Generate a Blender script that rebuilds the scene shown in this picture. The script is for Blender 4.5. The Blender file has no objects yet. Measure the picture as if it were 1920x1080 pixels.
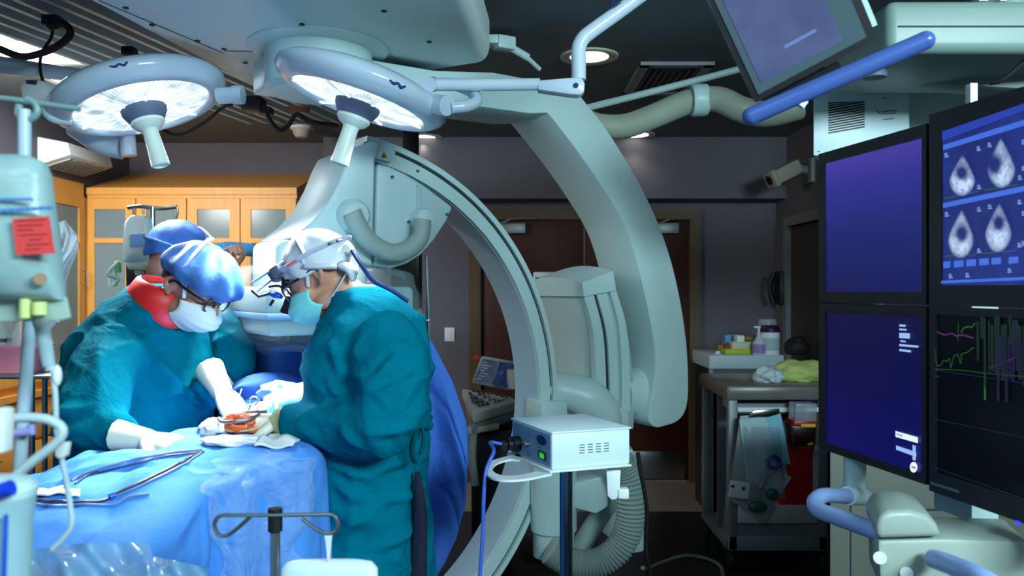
import bpy, bmesh, math, random
import numpy as np
from mathutils import Vector, Matrix, Quaternion
random.seed(7); np.random.seed(7)
SC = bpy.context.scene
COL = SC.collection
V = Vector
R = math.radians
F = 1500.0; CAMZ = 1.55
def P(px, py, y):
    """point at depth y seen at (px, py) of the 1920x1080 photograph"""
    return V(((px-960)/F*y, y, CAMZ+(540-py)/F*y))
def srgb(r, g, b):
    def f(c):
        c = c/255.0
        return c/12.92 if c <= .04045 else ((c+.055)/1.055)**2.4
    return (f(r), f(g), f(b), 1)

# ---------------------------------------------------------------- materials
MATS = {}
def mat(name, col, rough=.5, metal=0, var=.08, scale=6, bump=0, bscale=40, bdist=.01, spec=.5, alpha=1, trans=0, emit=None, estr=0, coat=0, sheen=0, stretch=None, ior=1.45, sss=0):
    if name in MATS: return MATS[name]
    m = bpy.data.materials.new(name); m.use_nodes = True
    nt = m.node_tree; N = nt.nodes; L = nt.links
    b = N['Principled BSDF']
    c = srgb(*col)
    tc = N.new('ShaderNodeTexCoord'); src = tc.outputs['Object']
    if stretch:
        mp = N.new('ShaderNodeMapping'); mp.inputs['Scale'].default_value = stretch
        L.new(src, mp.inputs[0]); src = mp.outputs[0]
    if var:
        n = N.new('ShaderNodeTexNoise'); n.inputs['Scale'].default_value = scale; n.inputs['Detail'].default_value = 4
        L.new(src, n.inputs['Vector'])
        mx = N.new('ShaderNodeMix'); mx.data_type = 'RGBA'
        mx.inputs[6].default_value = tuple(x*(1-var) for x in c[:3])+(1,)
        mx.inputs[7].default_value = tuple(min(1, x*(1+var)) for x in c[:3])+(1,)
        L.new(n.outputs['Fac'], mx.inputs[0]); L.new(mx.outputs[2], b.inputs['Base Color'])
    else:
        b.inputs['Base Color'].default_value = c
    b.inputs['Roughness'].default_value = rough; b.inputs['Metallic'].default_value = metal
    b.inputs['Specular IOR Level'].default_value = spec
    b.inputs['Alpha'].default_value = alpha; b.inputs['Transmission Weight'].default_value = trans
    b.inputs['IOR'].default_value = ior
    if coat: b.inputs['Coat Weight'].default_value = coat
    if sheen: b.inputs['Sheen Weight'].default_value = sheen
    if sss:
        b.inputs['Subsurface Weight'].default_value = sss; b.inputs['Subsurface Radius'].default_value = (.01, .004, .002)
    if emit:
        b.inputs['Emission Color'].default_value = srgb(*emit); b.inputs['Emission Strength'].default_value = estr
    if bump:
        n2 = N.new('ShaderNodeTexNoise'); n2.inputs['Scale'].default_value = bscale; n2.inputs['Detail'].default_value = 5
        L.new(src, n2.inputs['Vector'])
        bp = N.new('ShaderNodeBump'); bp.inputs['Strength'].default_value = bump; bp.inputs['Distance'].default_value = bdist
        L.new(n2.outputs['Fac'], bp.inputs['Height']); L.new(bp.outputs['Normal'], b.inputs['Normal'])
    MATS[name] = m
    return m

def glow(name, col, s):
    if name in MATS: return MATS[name]
    m = bpy.data.materials.new(name); m.use_nodes = True
    b = m.node_tree.nodes['Principled BSDF']
    b.inputs['Base Color'].default_value = (.01, .01, .01, 1); b.inputs['Roughness'].default_value = .3
    b.inputs['Emission Color'].default_value = srgb(*col); b.inputs['Emission Strength'].default_value = s
    MATS[name] = m
    return m

# ---------------------------------------------------------------- mesh builder
def frame_from(d, up=V((0, 0, 1))):
    d = d.normalized()
    if abs(d.dot(up)) > .98: up = V((0, 1, 0)) if abs(d.y) < .9 else V((1, 0, 0))
    x = up.cross(d).normalized(); y = d.cross(x)
    return x, y, d
def crom(pts, n=8):
    pts = [V(p) for p in pts]
    if len(pts) < 3: return pts
    P_ = [pts[0]*2-pts[1]]+pts+[pts[-1]*2-pts[-2]]
    out = []
    for i in range(1, len(P_)-2):
        a, b, c, d = P_[i-1:i+3]
        for k in range(n):
            t = k/n
            out.append(.5*((2*b)+(c-a)*t+(2*a-5*b+4*c-d)*t*t+(3*b-a-3*c+d)*t**3))
    out.append(pts[-1].copy())
    return out
def lerps(vals, n):
    vals = list(vals); m = len(vals)
    if m == 1: return vals*n
    return [vals[min(int(x), m-2)]+(vals[min(int(x), m-2)+1]-vals[min(int(x), m-2)])*(x-min(int(x), m-2)) for x in [i*(m-1)/(n-1) for i in range(n)]]

class MB:
    def __init__(s): s.v = []; s.f = []; s.m = []; s.cm = 0; s.st = []
    def add(s, vs, fs):
        b = len(s.v); s.st.append((b, len(s.f))); s.v.extend([tuple(x) for x in vs])
        for f in fs: s.f.append(tuple(i+b for i in f)); s.m.append(s.cm)
        return s
    def use(s, i): s.cm = i; return s
    def frombm(s, bm, mtx=None):
        bm.verts.index_update()
        vs = [(mtx @ v.co) if mtx else v.co.copy() for v in bm.verts]
        fs = [[v.index for v in f.verts] for f in bm.faces]
        bm.free(); return s.add(vs, fs)
    def box(s, c, size, rot=None, bev=0, seg=2):
        """rot: Matrix 3x3 (columns = local axes), centre c"""
        bm = bmesh.new(); bmesh.ops.create_cube(bm, size=1)
        for v in bm.verts: v.co = V((v.co.x*size[0], v.co.y*size[1], v.co.z*size[2]))
        if bev: bmesh.ops.bevel(bm, geom=list(bm.edges), offset=bev, segments=seg, affect='EDGES', profile=.5)
        mt = Matrix.Translation(V(c)) @ (rot.to_4x4() if rot else Matrix.Identity(4))
        return s.frombm(bm, mt)
    def mm(s, lo, hi, bev=0):
        lo = V(lo); hi = V(hi)
        return s.box((lo+hi)/2, hi-lo, None, bev)
    def prism(s, pts, ax, bev=0, seg=2):
        """closed polygon pts (3D list, planar) extruded by vector ax"""
        bm = bmesh.new()
        vs = [bm.verts.new(p) for p in pts]; f = bm.faces.new(vs)
        r = bmesh.ops.extrude_face_region(bm, geom=[f])
        for e in r['geom']:
            if isinstance(e, bmesh.types.BMVert): e.co += ax
        bmesh.ops.recalc_face_normals(bm, faces=list(bm.faces))
        if bev:
            ed = [e for e in bm.edges if e.is_manifold and e.calc_face_angle(0) > .6]
            bmesh.ops.bevel(bm, geom=ed, offset=bev, segments=seg, affect='EDGES', profile=.5, clamp_overlap=True)
        return s.frombm(bm)
    def cyl(s, p0, p1, r0, r1=None, seg=24, caps=True):
        r1 = r0 if r1 is None else r1
        p0 = V(p0); p1 = V(p1); x, y, d = frame_from(p1-p0)
        vs = []; fs = []
        for p, r in ((p0, r0), (p1, r1)):
            for i in range(seg):
                a = 2*math.pi*i/seg; vs.append(p+x*(r*math.cos(a))+y*(r*math.sin(a)))
        for i in range(seg): fs.append((i, (i+1) % seg, seg+(i+1) % seg, seg+i))
        if caps: fs.append(tuple(range(seg-1, -1, -1))); fs.append(tuple(range(seg, 2*seg)))
        return s.add(vs, fs)
    def lathe(s, prof, o, ax, seg=40, up=V((0, 0, 1)), closed=False):
        """prof: list of (radius, height along ax)"""
        o = V(o); x, y, d = frame_from(V(ax), up)
        vs = []; fs = []; n = len(prof)
        for r, h in prof:
            for i in range(seg):
                a = 2*math.pi*i/seg; vs.append(o+d*h+x*(r*math.cos(a))+y*(r*math.sin(a)))
        for k in range(n-1):
            for i in range(seg):
                j = (i+1) % seg; fs.append((k*seg+i, k*seg+j, (k+1)*seg+j, (k+1)*seg+i))
        if closed:
            for i in range(seg):
                j = (i+1) % seg; fs.append(((n-1)*seg+i, (n-1)*seg+j, j, i))
        else:
            if prof[0][0] > 1e-6: fs.append(tuple(range(seg-1, -1, -1)))
            if prof[-1][0] > 1e-6: fs.append(tuple(range((n-1)*seg, n*seg)))
        return s.add(vs, fs)
    def tube(s, pts, r, seg=10, smooth=6, flat=1.0, cap=True, up=V((0, 0, 1)), rib=None):
        """r: radius or list of radii along pts; flat: squash of second axis; rib=(amp, n)"""
        pts = crom(pts, smooth) if smooth else [V(p) for p in pts]
        n = len(pts); rs = lerps(r if isinstance(r, (list, tuple)) else [r], n)
        T = []
        for i in range(n):
            a = pts[max(i-1, 0)]; b = pts[min(i+1, n-1)]; T.append((b-a).normalized())
        x, y, d = frame_from(T[0], up)
        vs = []; fs = []
        for i in range(n):
            if i:
                q = T[i-1].rotation_difference(T[i]); x = (q @ x).normalized()
            y = T[i].cross(x).normalized()
            rr = rs[i]
            if rib: rr *= 1+rib*(1 if i % 2 else -1)
            for k in range(seg):
                a = 2*math.pi*k/seg; vs.append(pts[i]+x*(rr*math.cos(a))+y*(rr*flat*math.sin(a)))
        for i in range(n-1):
            for k in range(seg):
                l = (k+1) % seg; fs.append((i*seg+k, i*seg+l, (i+1)*seg+l, (i+1)*seg+k))
        if cap: fs.append(tuple(range(seg-1, -1, -1))); fs.append(tuple(range((n-1)*seg, n*seg)))
        return s.add(vs, fs)
    def ball(s, c, r, rot=None, seg=24, rings=16):
        r = r if hasattr(r, '__len__') else (r, r, r)
        bm = bmesh.new(); bmesh.ops.create_uvsphere(bm, u_segments=seg, v_segments=rings, radius=1)
        for v in bm.verts: v.co = V((v.co.x*r[0], v.co.y*r[1], v.co.z*r[2]))
        mt = Matrix.Translation(V(c)) @ (rot.to_4x4() if rot else Matrix.Identity(4))
        return s.frombm(bm, mt)
    def grid(s, fn, nu, nv, closeu=False):
        vs = []; fs = []
        for i in range(nu):
            for j in range(nv): vs.append(fn(i/(nu-1) if not closeu else i/nu, j/(nv-1)))
        for i in range(nu if closeu else nu-1):
            for j in range(nv-1):
                i2 = (i+1) % nu
                fs.append((i*nv+j, i2*nv+j, i2*nv+j+1, i*nv+j+1))
        return s.add(vs, fs)
    def loft(s, rings, cap=True):
        n = len(rings[0]); vs = [p for r in rings for p in r]; fs = []
        for i in range(len(rings)-1):
            for k in range(n):
                l = (k+1) % n; fs.append((i*n+k, i*n+l, (i+1)*n+l, (i+1)*n+k))
        if cap: fs.append(tuple(range(n-1, -1, -1))); fs.append(tuple(range((len(rings)-1)*n, len(rings)*n)))
        return s.add(vs, fs)
    def torus(s, c, ax, R_, r, seg=40, ms=10, arc=(0, 360), up=V((0, 0, 1))):
        x, y, d = frame_from(V(ax), up); c = V(c)
        full = abs(arc[1]-arc[0]) >= 360
        n = seg if full else seg+1
        pts = [c+x*(R_*math.cos(R(arc[0]+(arc[1]-arc[0])*i/seg)))+y*(R_*math.sin(R(arc[0]+(arc[1]-arc[0])*i/seg))) for i in range(n)]
        if not full: return s.tube(pts, r, ms, 0)
        vs = []; fs = []
        for i in range(n):
            rad = (pts[i]-c).normalized()
            for k in range(ms):
                a = 2*math.pi*k/ms; vs.append(pts[i]+rad*(r*math.cos(a))+d*(r*math.sin(a)))
        for i in range(n):
            for k in range(ms):
                j = (i+1) % n; l = (k+1) % ms; fs.append((i*ms+k, j*ms+k, j*ms+l, i*ms+l))
        return s.add(vs, fs)
    def mesh(s, name):
        me = bpy.data.meshes.new(name); me.from_pydata(s.v, [], s.f); me.validate(); me.update()
        return me

def finish(name, me, mats, parent=None, sharp=35, solid=0, fixn=True):
    mats = mats if isinstance(mats, (list, tuple)) else [mats]
    for m in mats: me.materials.append(m)
    if fixn:
        bm = bmesh.new(); bm.from_mesh(me); bmesh.ops.recalc_face_normals(bm, faces=list(bm.faces)); bm.to_mesh(me); bm.free()
    me.shade_smooth()
    if sharp < 180: me.set_sharp_from_angle(angle=R(sharp))
    o = bpy.data.objects.new(name, me); COL.objects.link(o)
    if solid:
        md = o.modifiers.new('thick', 'SOLIDIFY'); md.thickness = solid; md.offset = 0
    if parent is not None:
        o.parent = parent
        w = Matrix.Translation(parent.location) if parent.parent is None else None
        o.matrix_parent_inverse = WORLD[parent.name].inverted()
        WORLD[o.name] = Matrix.Identity(4)
    else:
        WORLD[o.name] = Matrix.Identity(4)
    return o
WORLD = {}
def part(name, mb, m, parent, sharp=35, solid=0, label=None, stuff=False):
    me = mb.mesh(name)
    if len(m) > 1 if isinstance(m, (list, tuple)) else False:
        me.polygons.foreach_set('material_index', mb.m)
    o = finish(name, me, m, parent, sharp, solid)
    if label: o['label'] = label
    if stuff: o['kind'] = 'stuff'
    return o
def parts_each(name, mb, m, parent, **kw):
    """one part per piece added to the builder"""
    st = mb.st+[(len(mb.v), len(mb.f))]
    for (v0, f0), (v1, f1) in zip(st, st[1:]):
        q = MB(); q.add(mb.v[v0:v1], [tuple(i-v0 for i in f) for f in mb.f[f0:f1]]); o = part(name, q, m, parent, **kw)
    return o
def tag(o, label, cat, group=None):
    o['label'] = label; o['category'] = cat
    if group: o['group'] = group
    return o
def thing(name, label, cat, loc=(0, 0, 0), group=None):
    o = bpy.data.objects.new(name, None); COL.objects.link(o); o.location = V(loc); o.empty_display_size = .05
    WORLD[o.name] = Matrix.Translation(V(loc))
    return tag(o, label, cat, group)
def solo(name, mb, m, label, cat, group=None, sharp=35, solid=0):
    return tag(part(name, mb, m, None, sharp, solid), label, cat, group)
def struct(name, mb, m, parent=None, sharp=35):
    o = part(name, mb, m, parent, sharp)
    if parent is None: o['kind'] = 'structure'
    return o
def kids(o): return [c for c in bpy.data.objects if c.parent == o]
def dup(root, off, label=None):
    r = root.copy(); COL.objects.link(r); r.location = root.location+V(off)
    if label: r['label'] = label
    for ch in kids(root):
        if ch is r: continue
        c = ch.copy(); COL.objects.link(c); c.parent = r
        for g in kids(ch):
            d = g.copy(); COL.objects.link(d); d.parent = c
    return r

# vectorised noise for cloth
def vnoise(p, seed=0):
    """value noise, p (n,3) -> (n,) in -1..1"""
    i = np.floor(p).astype(np.int64); f = p-i; f = f*f*(3-2*f)
    def h(x, y, z):
        n = (x*374761393+y*668265263+z*2147483647+seed*1274126177) & 0x7fffffff
        n = ((n ^ (n >> 13))*1274126177) & 0x7fffffff
        return ((n ^ (n >> 16)) & 0xffff)/32767.5-1
    r = 0
    for dx in (0, 1):
        for dy in (0, 1):
            for dz in (0, 1):
                w = (f[:, 0] if dx else 1-f[:, 0])*(f[:, 1] if dy else 1-f[:, 1])*(f[:, 2] if dz else 1-f[:, 2])
                r = r+w*h(i[:, 0]+dx, i[:, 1]+dy, i[:, 2]+dz)
    return r
def fuse(mb, voxel=.01, smooth=6, folds=(), noise=(), fac=.5):
    """union of the closed shells in mb by voxel remesh, relaxed, then cloth folds pushed in.
    folds: (A, B, width, height) ridges along A-B; noise: (scale xyz, amp, seed)"""
    me = mb.mesh('tmp'); o = bpy.data.objects.new('tmp', me); COL.objects.link(o)
    bm = bmesh.new(); bm.from_mesh(me); bmesh.ops.recalc_face_normals(bm, faces=list(bm.faces)); bm.to_mesh(me); bm.free()
    md = o.modifiers.new('r', 'REMESH'); md.mode = 'VOXEL'; md.voxel_size = voxel
    if smooth:
        s = o.modifiers.new('s', 'SMOOTH'); s.factor = fac; s.iterations = smooth
    dg = bpy.context.evaluated_depsgraph_get(); dg.update()
    ev = o.evaluated_get(dg); m2 = bpy.data.meshes.new_from_object(ev, depsgraph=dg)
    bpy.data.objects.remove(o); bpy.data.meshes.remove(me)
    if folds or noise:
        n = len(m2.vertices); co = np.empty(n*3); m2.vertices.foreach_get('co', co); co = co.reshape(-1, 3)
        no = np.empty(n*3); m2.vertices.foreach_get('normal', no); no = no.reshape(-1, 3)
        d = np.zeros(n)
        wob = np.stack([vnoise(co*9+k*7, k) for k in range(3)], 1)*.012
        for A, B, w, h in folds:
            A = np.array(A); B = np.array(B); ab = B-A; q = co+wob-A
            t = np.clip((q@ab)/(ab@ab), 0, 1); dist = np.linalg.norm(q-t[:, None]*ab, axis=1)
            prof = np.exp(-(dist/w)**2)-.45*np.exp(-((dist-2*w)/(w*1.1))**2)
            d += h*prof*np.sin(np.pi*np.clip(t*.9+.08, 0, 1))**.6
        for sc, amp, seed in noise:
            nz = vnoise(co*np.array(sc), seed)
            d += amp*(1-2*np.abs(nz))
        co = co+no*d[:, None]
        m2.vertices.foreach_set('co', co.ravel()); m2.update()
    return m2
def fpart(name, me, m, parent, label=None):
    me.materials.clear()
    o = finish(name, me, m, parent, 180, fixn=False)
    if label: o['label'] = label
    return o
def ring(c, x, y, a, b, n=28, pw=2.0):
    out = []
    for i in range(n):
        t = 2*math.pi*i/n; ct, st = math.cos(t), math.sin(t)
        out.append(V(c)+x*(a*math.copysign(abs(ct)**(2/pw), ct))+y*(b*math.copysign(abs(st)**(2/pw), st)))
    return out
def stroke_text(mb, s, o, u, v, h, w=.12):
    """simple block lettering drawn with strokes: o origin, u right, v up, h cap height"""
    G = {'A': '0,0 .5,1 1,0|.2,.4 .8,.4', 'B': '0,0 0,1 .8,1 .8,.5 0,.5 1,.5 1,0 0,0', 'C': '1,1 0,1 0,0 1,0', 'D': '0,0 0,1 .7,1 1,.6 1,.4 .7,0 0,0', 'E': '1,1 0,1 0,0 1,0|0,.5 .8,.5',
         'L': '0,1 0,0 1,0', 'I': '.5,0 .5,1', 'N': '0,0 0,1 1,0 1,1', 'K': '0,0 0,1|1,1 0,.5 1,0', 'O': '0,0 0,1 1,1 1,0 0,0', 'P': '0,0 0,1 1,1 1,.5 0,.5', 'S': '1,1 0,1 0,.5 1,.5 1,0 0,0',
         'T': '0,1 1,1|.5,1 .5,0', 'U': '0,1 0,0 1,0 1,1', 'R': '0,0 0,1 1,1 1,.5 0,.5 1,0', 'M': '0,0 0,1 .5,.5 1,1 1,0'}
    x = 0
    for ch in s:
        if ch in G:
            for pl in G[ch].split('|'):
                pts = [tuple(map(float, q.split(','))) for q in pl.split()]
                for a, b in zip(pts, pts[1:]):
                    pa = V(o)+u*((x+a[0]*.6)*h)+v*(a[1]*h); pb = V(o)+u*((x+b[0]*.6)*h)+v*(b[1]*h)
                    quad_line(mb, pa, pb, h*w, u.cross(v))
        x += .85
def quad_line(mb, a, b, w, n):
    d = (b-a)
    if d.length < 1e-6: return
    s = d.normalized().cross(n).normalized()*(w/2)
    mb.add([a-s, b-s, b+s, a+s], [(0, 1, 2, 3)])
# ================================================================ camera
cam = bpy.data.cameras.new('camera'); co = bpy.data.objects.new('camera', cam); COL.objects.link(co)
co.location = (0, 0, CAMZ); co.rotation_euler = (R(90), 0, 0)
cam.sensor_width = 36; cam.lens = 36*F/1920; cam.clip_start = .05
cam.dof.use_dof = True; cam.dof.focus_distance = 2.6; cam.dof.aperture_fstop = 4.0
SC.camera = co
SC.view_settings.view_transform = 'Standard'; SC.view_settings.look = 'None'
SC.view_settings.exposure = 0; SC.view_settings.gamma = 1

# ================================================================ materials
white_enamel = mat('white_enamel', (196, 222, 222), .35, var=.03, scale=3)
dull_enamel = mat('dull_enamel', (176, 200, 198), .45, var=.04, scale=3)
lamp_blue = mat('lamp_enamel', (196, 212, 228), .22, var=.03, coat=.4)
grip_white = mat('grip_plastic', (228, 238, 228), .4, var=.04)
rubber_grey = mat('rubber_grey', (86, 100, 122), .6, var=.05)
black_plastic = mat('black_plastic', (14, 16, 20), .45, var=.1)
bezel_black = mat('bezel_plastic', (16, 22, 28), .5, var=.06)
black_rubber = mat('black_rubber', (12, 13, 15), .7, var=.1)
seam_dark = mat('dark_seam', (40, 54, 60), .7, var=.1)
chrome = mat('chrome', (200, 205, 210), .18, 1, var=.03)
steel = mat('brushed_steel', (170, 175, 178), .35, 1, var=.06, stretch=(1, 1, 30))
hose_grey = mat('hose_grey', (150, 166, 160), .5, var=.05)
wall_paint = mat('wall_paint', (101, 99, 108), .8, var=.03, bump=.05, bscale=120)
ceil_paint = mat('ceiling_paint', (104, 114, 120), .85, var=.03)
wood_maple = mat('maple_veneer', (232, 166, 78), .45, var=.16, scale=3.5, stretch=(8, 8, .8), bump=.02)
wood_dark = mat('door_veneer', (66, 26, 14), .5, var=.3, scale=3, stretch=(12, 12, .7))
jamb_tan = mat('door_jamb_paint', (92, 76, 50), .55, var=.05)
cab_glass = mat('cabinet_glass', (150, 172, 176), .15, var=.1, scale=2, alpha=.5)
white_plastic = mat('white_plastic', (224, 230, 232), .4, var=.03)
paper_white = mat('paper_white', (225, 230, 235), .8, var=.03)

def floor_mat():
    m = bpy.data.materials.new('vinyl_floor'); m.use_nodes = True; nt = m.node_tree; N = nt.nodes; L = nt.links
    b = N['Principled BSDF']; tc = N.new('ShaderNodeTexCoord'); sx = N.new('ShaderNodeSeparateXYZ'); L.new(tc.outputs['Object'], sx.inputs[0])
    st = N.new('ShaderNodeMath'); st.operation = 'GREATER_THAN'; st.inputs[1].default_value = 5.55; L.new(sx.outputs['Y'], st.inputs[0])
    n = N.new('ShaderNodeTexNoise'); n.inputs['Scale'].default_value = 60; L.new(tc.outputs['Object'], n.inputs['Vector'])
    a = N.new('ShaderNodeMix'); a.data_type = 'RGBA'; a.inputs[6].default_value = srgb(26, 30, 34); a.inputs[7].default_value = srgb(38, 44, 48); L.new(n.outputs['Fac'], a.inputs[0])
    c = N.new('ShaderNodeMix'); c.data_type = 'RGBA'; c.inputs[6].default_value = srgb(128, 116, 108); c.inputs[7].default_value = srgb(150, 138, 130); L.new(n.outputs['Fac'], c.inputs[0])
    e = N.new('ShaderNodeMix'); e.data_type = 'RGBA'; L.new(st.outputs[0], e.inputs[0]); L.new(a.outputs[2], e.inputs[6]); L.new(c.outputs[2], e.inputs[7])
    L.new(e.outputs[2], b.inputs['Base Color']); b.inputs['Roughness'].default_value = .32
    return m

# ================================================================ room shell
XL, XR, YB, ZC = -3.06, 2.11, 6.4, 2.71
YF = -1.2; XRF = 2.6
struct('floor', MB().mm((XL-.1, YF, -.1), (XRF+.1, YB+.3, 0)), floor_mat())
# ceiling with holes is avoided: downlights are shallow surface trims
struct('ceiling', MB().mm((XL-.1, YF, ZC), (XRF+.1, YB+.3, ZC+.1)), ceil_paint)
wb = MB()
DX0, DX1, DZ = P(900, 0, YB).x, P(1292, 0, YB).x, P(0, 412, YB).z      # opening of the double door
wb.mm((XL-.1, YB, 0), (DX0, YB+.1, ZC)); wb.mm((DX1, YB, 0), (XRF, YB+.1, ZC)); wb.mm((DX0, YB, DZ), (DX1, YB+.1, ZC))
struct('wall_back', wb, wall_paint)
struct('wall_left', MB().mm((XL-.1, YF, 0), (XL, YB, ZC)), wall_paint)
wr = MB()
wr.mm((XR, 6.12, 0), (XR+.1, YB, ZC)); wr.mm((XR, 4.6, 2.02), (XR+.1, 6.12, ZC)); wr.mm((XR, 3.4, 0), (XR+.1, 4.6, ZC))
wr.mm((XR, 3.3, 0), (XRF, 3.4, ZC)); wr.mm((XRF, YF, 0), (XRF+.1, 3.4, ZC))
struct('wall_right', wr, wall_paint)
# soffit above the door wall
sof = MB(); zs = P(0, 372, 6.15).z
sof.mm((-1.45, 6.15, zs), (XR, YB, ZC))
struct('trim_1', sof, wall_paint)
struct('baseboard_back', MB().mm((-1.5, YB-.012, 0), (DX0-.09, YB, .1)).mm((DX1+.09, YB-.012, 0), (XR, YB, .1)), mat('base_vinyl', (66, 70, 76), .6))
# double door
d1 = MB(); t = .085
d1.mm((DX0-t, YB-.03, 0), (DX0, YB+.06, DZ+t)); d1.mm((DX1, YB-.03, 0), (DX1+t, YB+.06, DZ+t)); d1.mm((DX0, YB-.03, DZ), (DX1, YB+.06, DZ+t))
door1 = struct('door_1', d1, jamb_tan)
mid = (DX0+DX1)/2
for a, b in ((DX0+.004, mid-.003), (mid+.003, DX1-.004)):
    lf = part('leaf', MB().mm((a, YB+.012, .01), (b, YB+.055, DZ-.004), .003), wood_dark, door1)
    part('kickplate', MB().mm((a+.03, YB+.007, .02), (b-.03, YB+.0125, .24), .002), steel, lf)
    part('push_plate', MB().mm((b-.14 if a < mid-.5 else a+.05, YB+.006, 1.0), (b-.05 if a < mid-.5 else a+.14, YB+.0125, 1.35), .002), steel, lf)
for px0, px1 in ((930, 985), (1226, 1272)):
    a = P(px0, 418, YB-.02); b = P(px1, 438, YB-.02)
    cl = part('door_closer', MB().mm((a.x, YB-.05, b.z), (b.x, YB+.012, a.z), .006).tube([(a.x+.03, YB-.04, a.z-.01), ((a.x+b.x)/2, YB-.16, a.z+.02), (b.x+.1, YB-.03, a.z+.035)], .008, 8, 0), mat('closer_paint', (150, 160, 160), .4, .4), door1)
# side door in the right wall
d2 = MB().mm((XR-.02, 6.1, 0), (XR+.05, 6.17, 2.09)).mm((XR-.02, 4.55, 0), (XR+.05, 4.62, 2.09)).mm((XR-.02, 4.62, 2.02), (XR+.05, 6.1, 2.09))
door2 = struct('door_2', d2, mat('steel_jamb_paint', (116, 120, 122), .5))
part('leaf', MB().mm((XR+.015, 4.625, .01), (XR+.055, 6.095, 2.015), .003), mat('brown_laminate', (58, 48, 42), .45, var=.15, stretch=(10, 10, 1)), door2)
# wall switch
k = P(843, 627, YB-.01)
sw = solo('light_switch', MB().mm((k.x-.04, YB-.012, k.z-.055), (k.x+.04, YB, k.z+.055), .004), white_plastic, 'white light switch plate on the grey wall left of the double doors', 'switch')
part('rocker', MB().mm((k.x-.012, YB-.018, k.z-.03), (k.x+.012, YB-.011, k.z+.03), .002), paper_white, sw)
# wall phone
k = P(1464, 540, 6.2)
ph = thing('wall_phone', 'black wall phone beside the side door on the dim right wall', 'phone', (XR, 6.23, k.z))
part('base', MB().mm((XR-.05, 6.15, k.z-.13), (XR, 6.3, k.z+.13), .01), black_plastic, ph)
part('handset', MB().tube([(XR-.09, 6.18, k.z+.11), (XR-.12, 6.18, k.z), (XR-.09, 6.18, k.z-.11)], [.026, .018, .026], 10), black_plastic, ph)
# fire strobe / red coil on the back wall behind the arc
rc = thing('fire_alarm_pull', 'red alarm device with a red cord on the wall right of the wooden cabinets', 'alarm', (P(628, 345, YB).x, YB, P(0, 345, YB).z))
k = P(630, 355, YB-.02)
part('body', MB().mm((k.x-.05, YB-.05, k.z-.06), (k.x+.06, YB, k.z+.02), .01), mat('alarm_red', (205, 30, 34), .4), rc)
part('cord', MB().tube([P(624, 352, 6.35), P(622, 343, 6.33), P(628, 334, 6.33), P(640, 328, 6.35)], .012, 8), mat('alarm_cord', (165, 62, 72), .5), rc)

# ================================================================ ceiling fittings
def downlight(px, py, label):
    Y = F*(ZC-CAMZ)/(540-py); c = P(px, py, Y); c.z = ZC
    t = thing('ceiling_downlight', label, 'ceiling light', c, 'recessed downlights of the dim half of the room')
    part('trim_ring', MB().lathe([(.098, -.002), (.098, .006), (.135, .012), (.145, .008), (.145, 0)], c, (0, 0, -1), 40), mat('trim_cream', (206, 200, 184), .4), t)
    part('lamp_disc', MB().lathe([(.0, .004), (.096, .004), (.096, -.001), (.0, -.001)], c, (0, 0, -1), 40), glow('downlight_glow', (255, 250, 236), 4), t)
    l = bpy.data.lights.new('downlight', 'SPOT'); l.energy = DOWN_W; l.spot_size = R(120); l.spot_blend = .8; l.shadow_soft_size = .04; l.color = (1, .93, .84)
    lo = bpy.data.objects.new('downlight_lamp', l); COL.objects.link(lo); lo.location = c-V((0, 0, .06))
DOWN_W = 2
downlight(1105, 105, 'round ceiling downlight crossed by the white lamp suspension arm')
downlight(1192, 252, 'round ceiling downlight below the grey hose near the back wall')
downlight(793, 257, 'small round ceiling downlight beside the black post')
# two fluorescent panels over the left side
for i, (x, y, w, d, lb) in enumerate(((-2.26, 3.88, .32, .40, 'bright ceiling light panel nearer the camera, beside the rails'), (-2.22, 4.40, .32, .30, 'bright ceiling light panel further back, just above the left surgical lamp'))):
    t = thing('ceiling_light_panel', lb, 'ceiling light', (x, y, ZC), 'lit ceiling panels beside the rails')
    fr = MB()
    for q in ((-1, 0), (1, 0), (0, -1), (0, 1)):
        if q[0]: fr.mm((x+q[0]*w-.02, y-d/2, ZC-.02), (x+q[0]*w+.02, y+d/2, ZC))
        else: fr.mm((x-w, y+q[1]*d/2-.02, ZC-.02), (x+w, y+q[1]*d/2+.02, ZC))
    part('frame', fr, white_plastic, t)
    part('diffuser', MB().mm((x-w+.02, y-d/2+.02, ZC-.012), (x+w-.02, y+d/2-.02, ZC-.004)), glow('panel_glow', (235, 248, 255), 30), t)
# air vent
a0 = V((.66, 4.1, ZC)); a1 = V((1.04, 4.75, ZC))
vt = thing('air_vent', 'square ceiling air vent with dark louvres and pale frame', 'vent', ((a0.x+a1.x)/2, (a0.y+a1.y)/2, ZC))
fr = MB().mm((a0.x, a0.y, ZC-.018), (a1.x, a0.y+.05, ZC)).mm((a0.x, a1.y-.05, ZC-.018), (a1.x, a1.y, ZC)).mm((a0.x, a0.y, ZC-.018), (a0.x+.05, a1.y, ZC)).mm((a1.x-.05, a0.y, ZC-.018), (a1.x, a1.y, ZC))
part('frame', fr, mat('vent_frame', (148, 156, 160), .5), vt)
sl = MB()
for i in range(4):
    q = .06+i*.035
    for (x0, y0, x1, y1) in ((a0.x+q, a0.y+q, a1.x-q, a0.y+q+.012), (a0.x+q, a1.y-q-.012, a1.x-q, a1.y-q), (a0.x+q, a0.y+q, a0.x+q+.012, a1.y-q), (a1.x-q-.012, a0.y+q, a1.x-q, a1.y-q)):
        sl.mm((x0, y0, ZC-.016+i*.002), (x1, y1, ZC-.001))
part('louvres', sl, mat('vent_louvre', (88, 94, 100), .5), vt)
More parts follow.
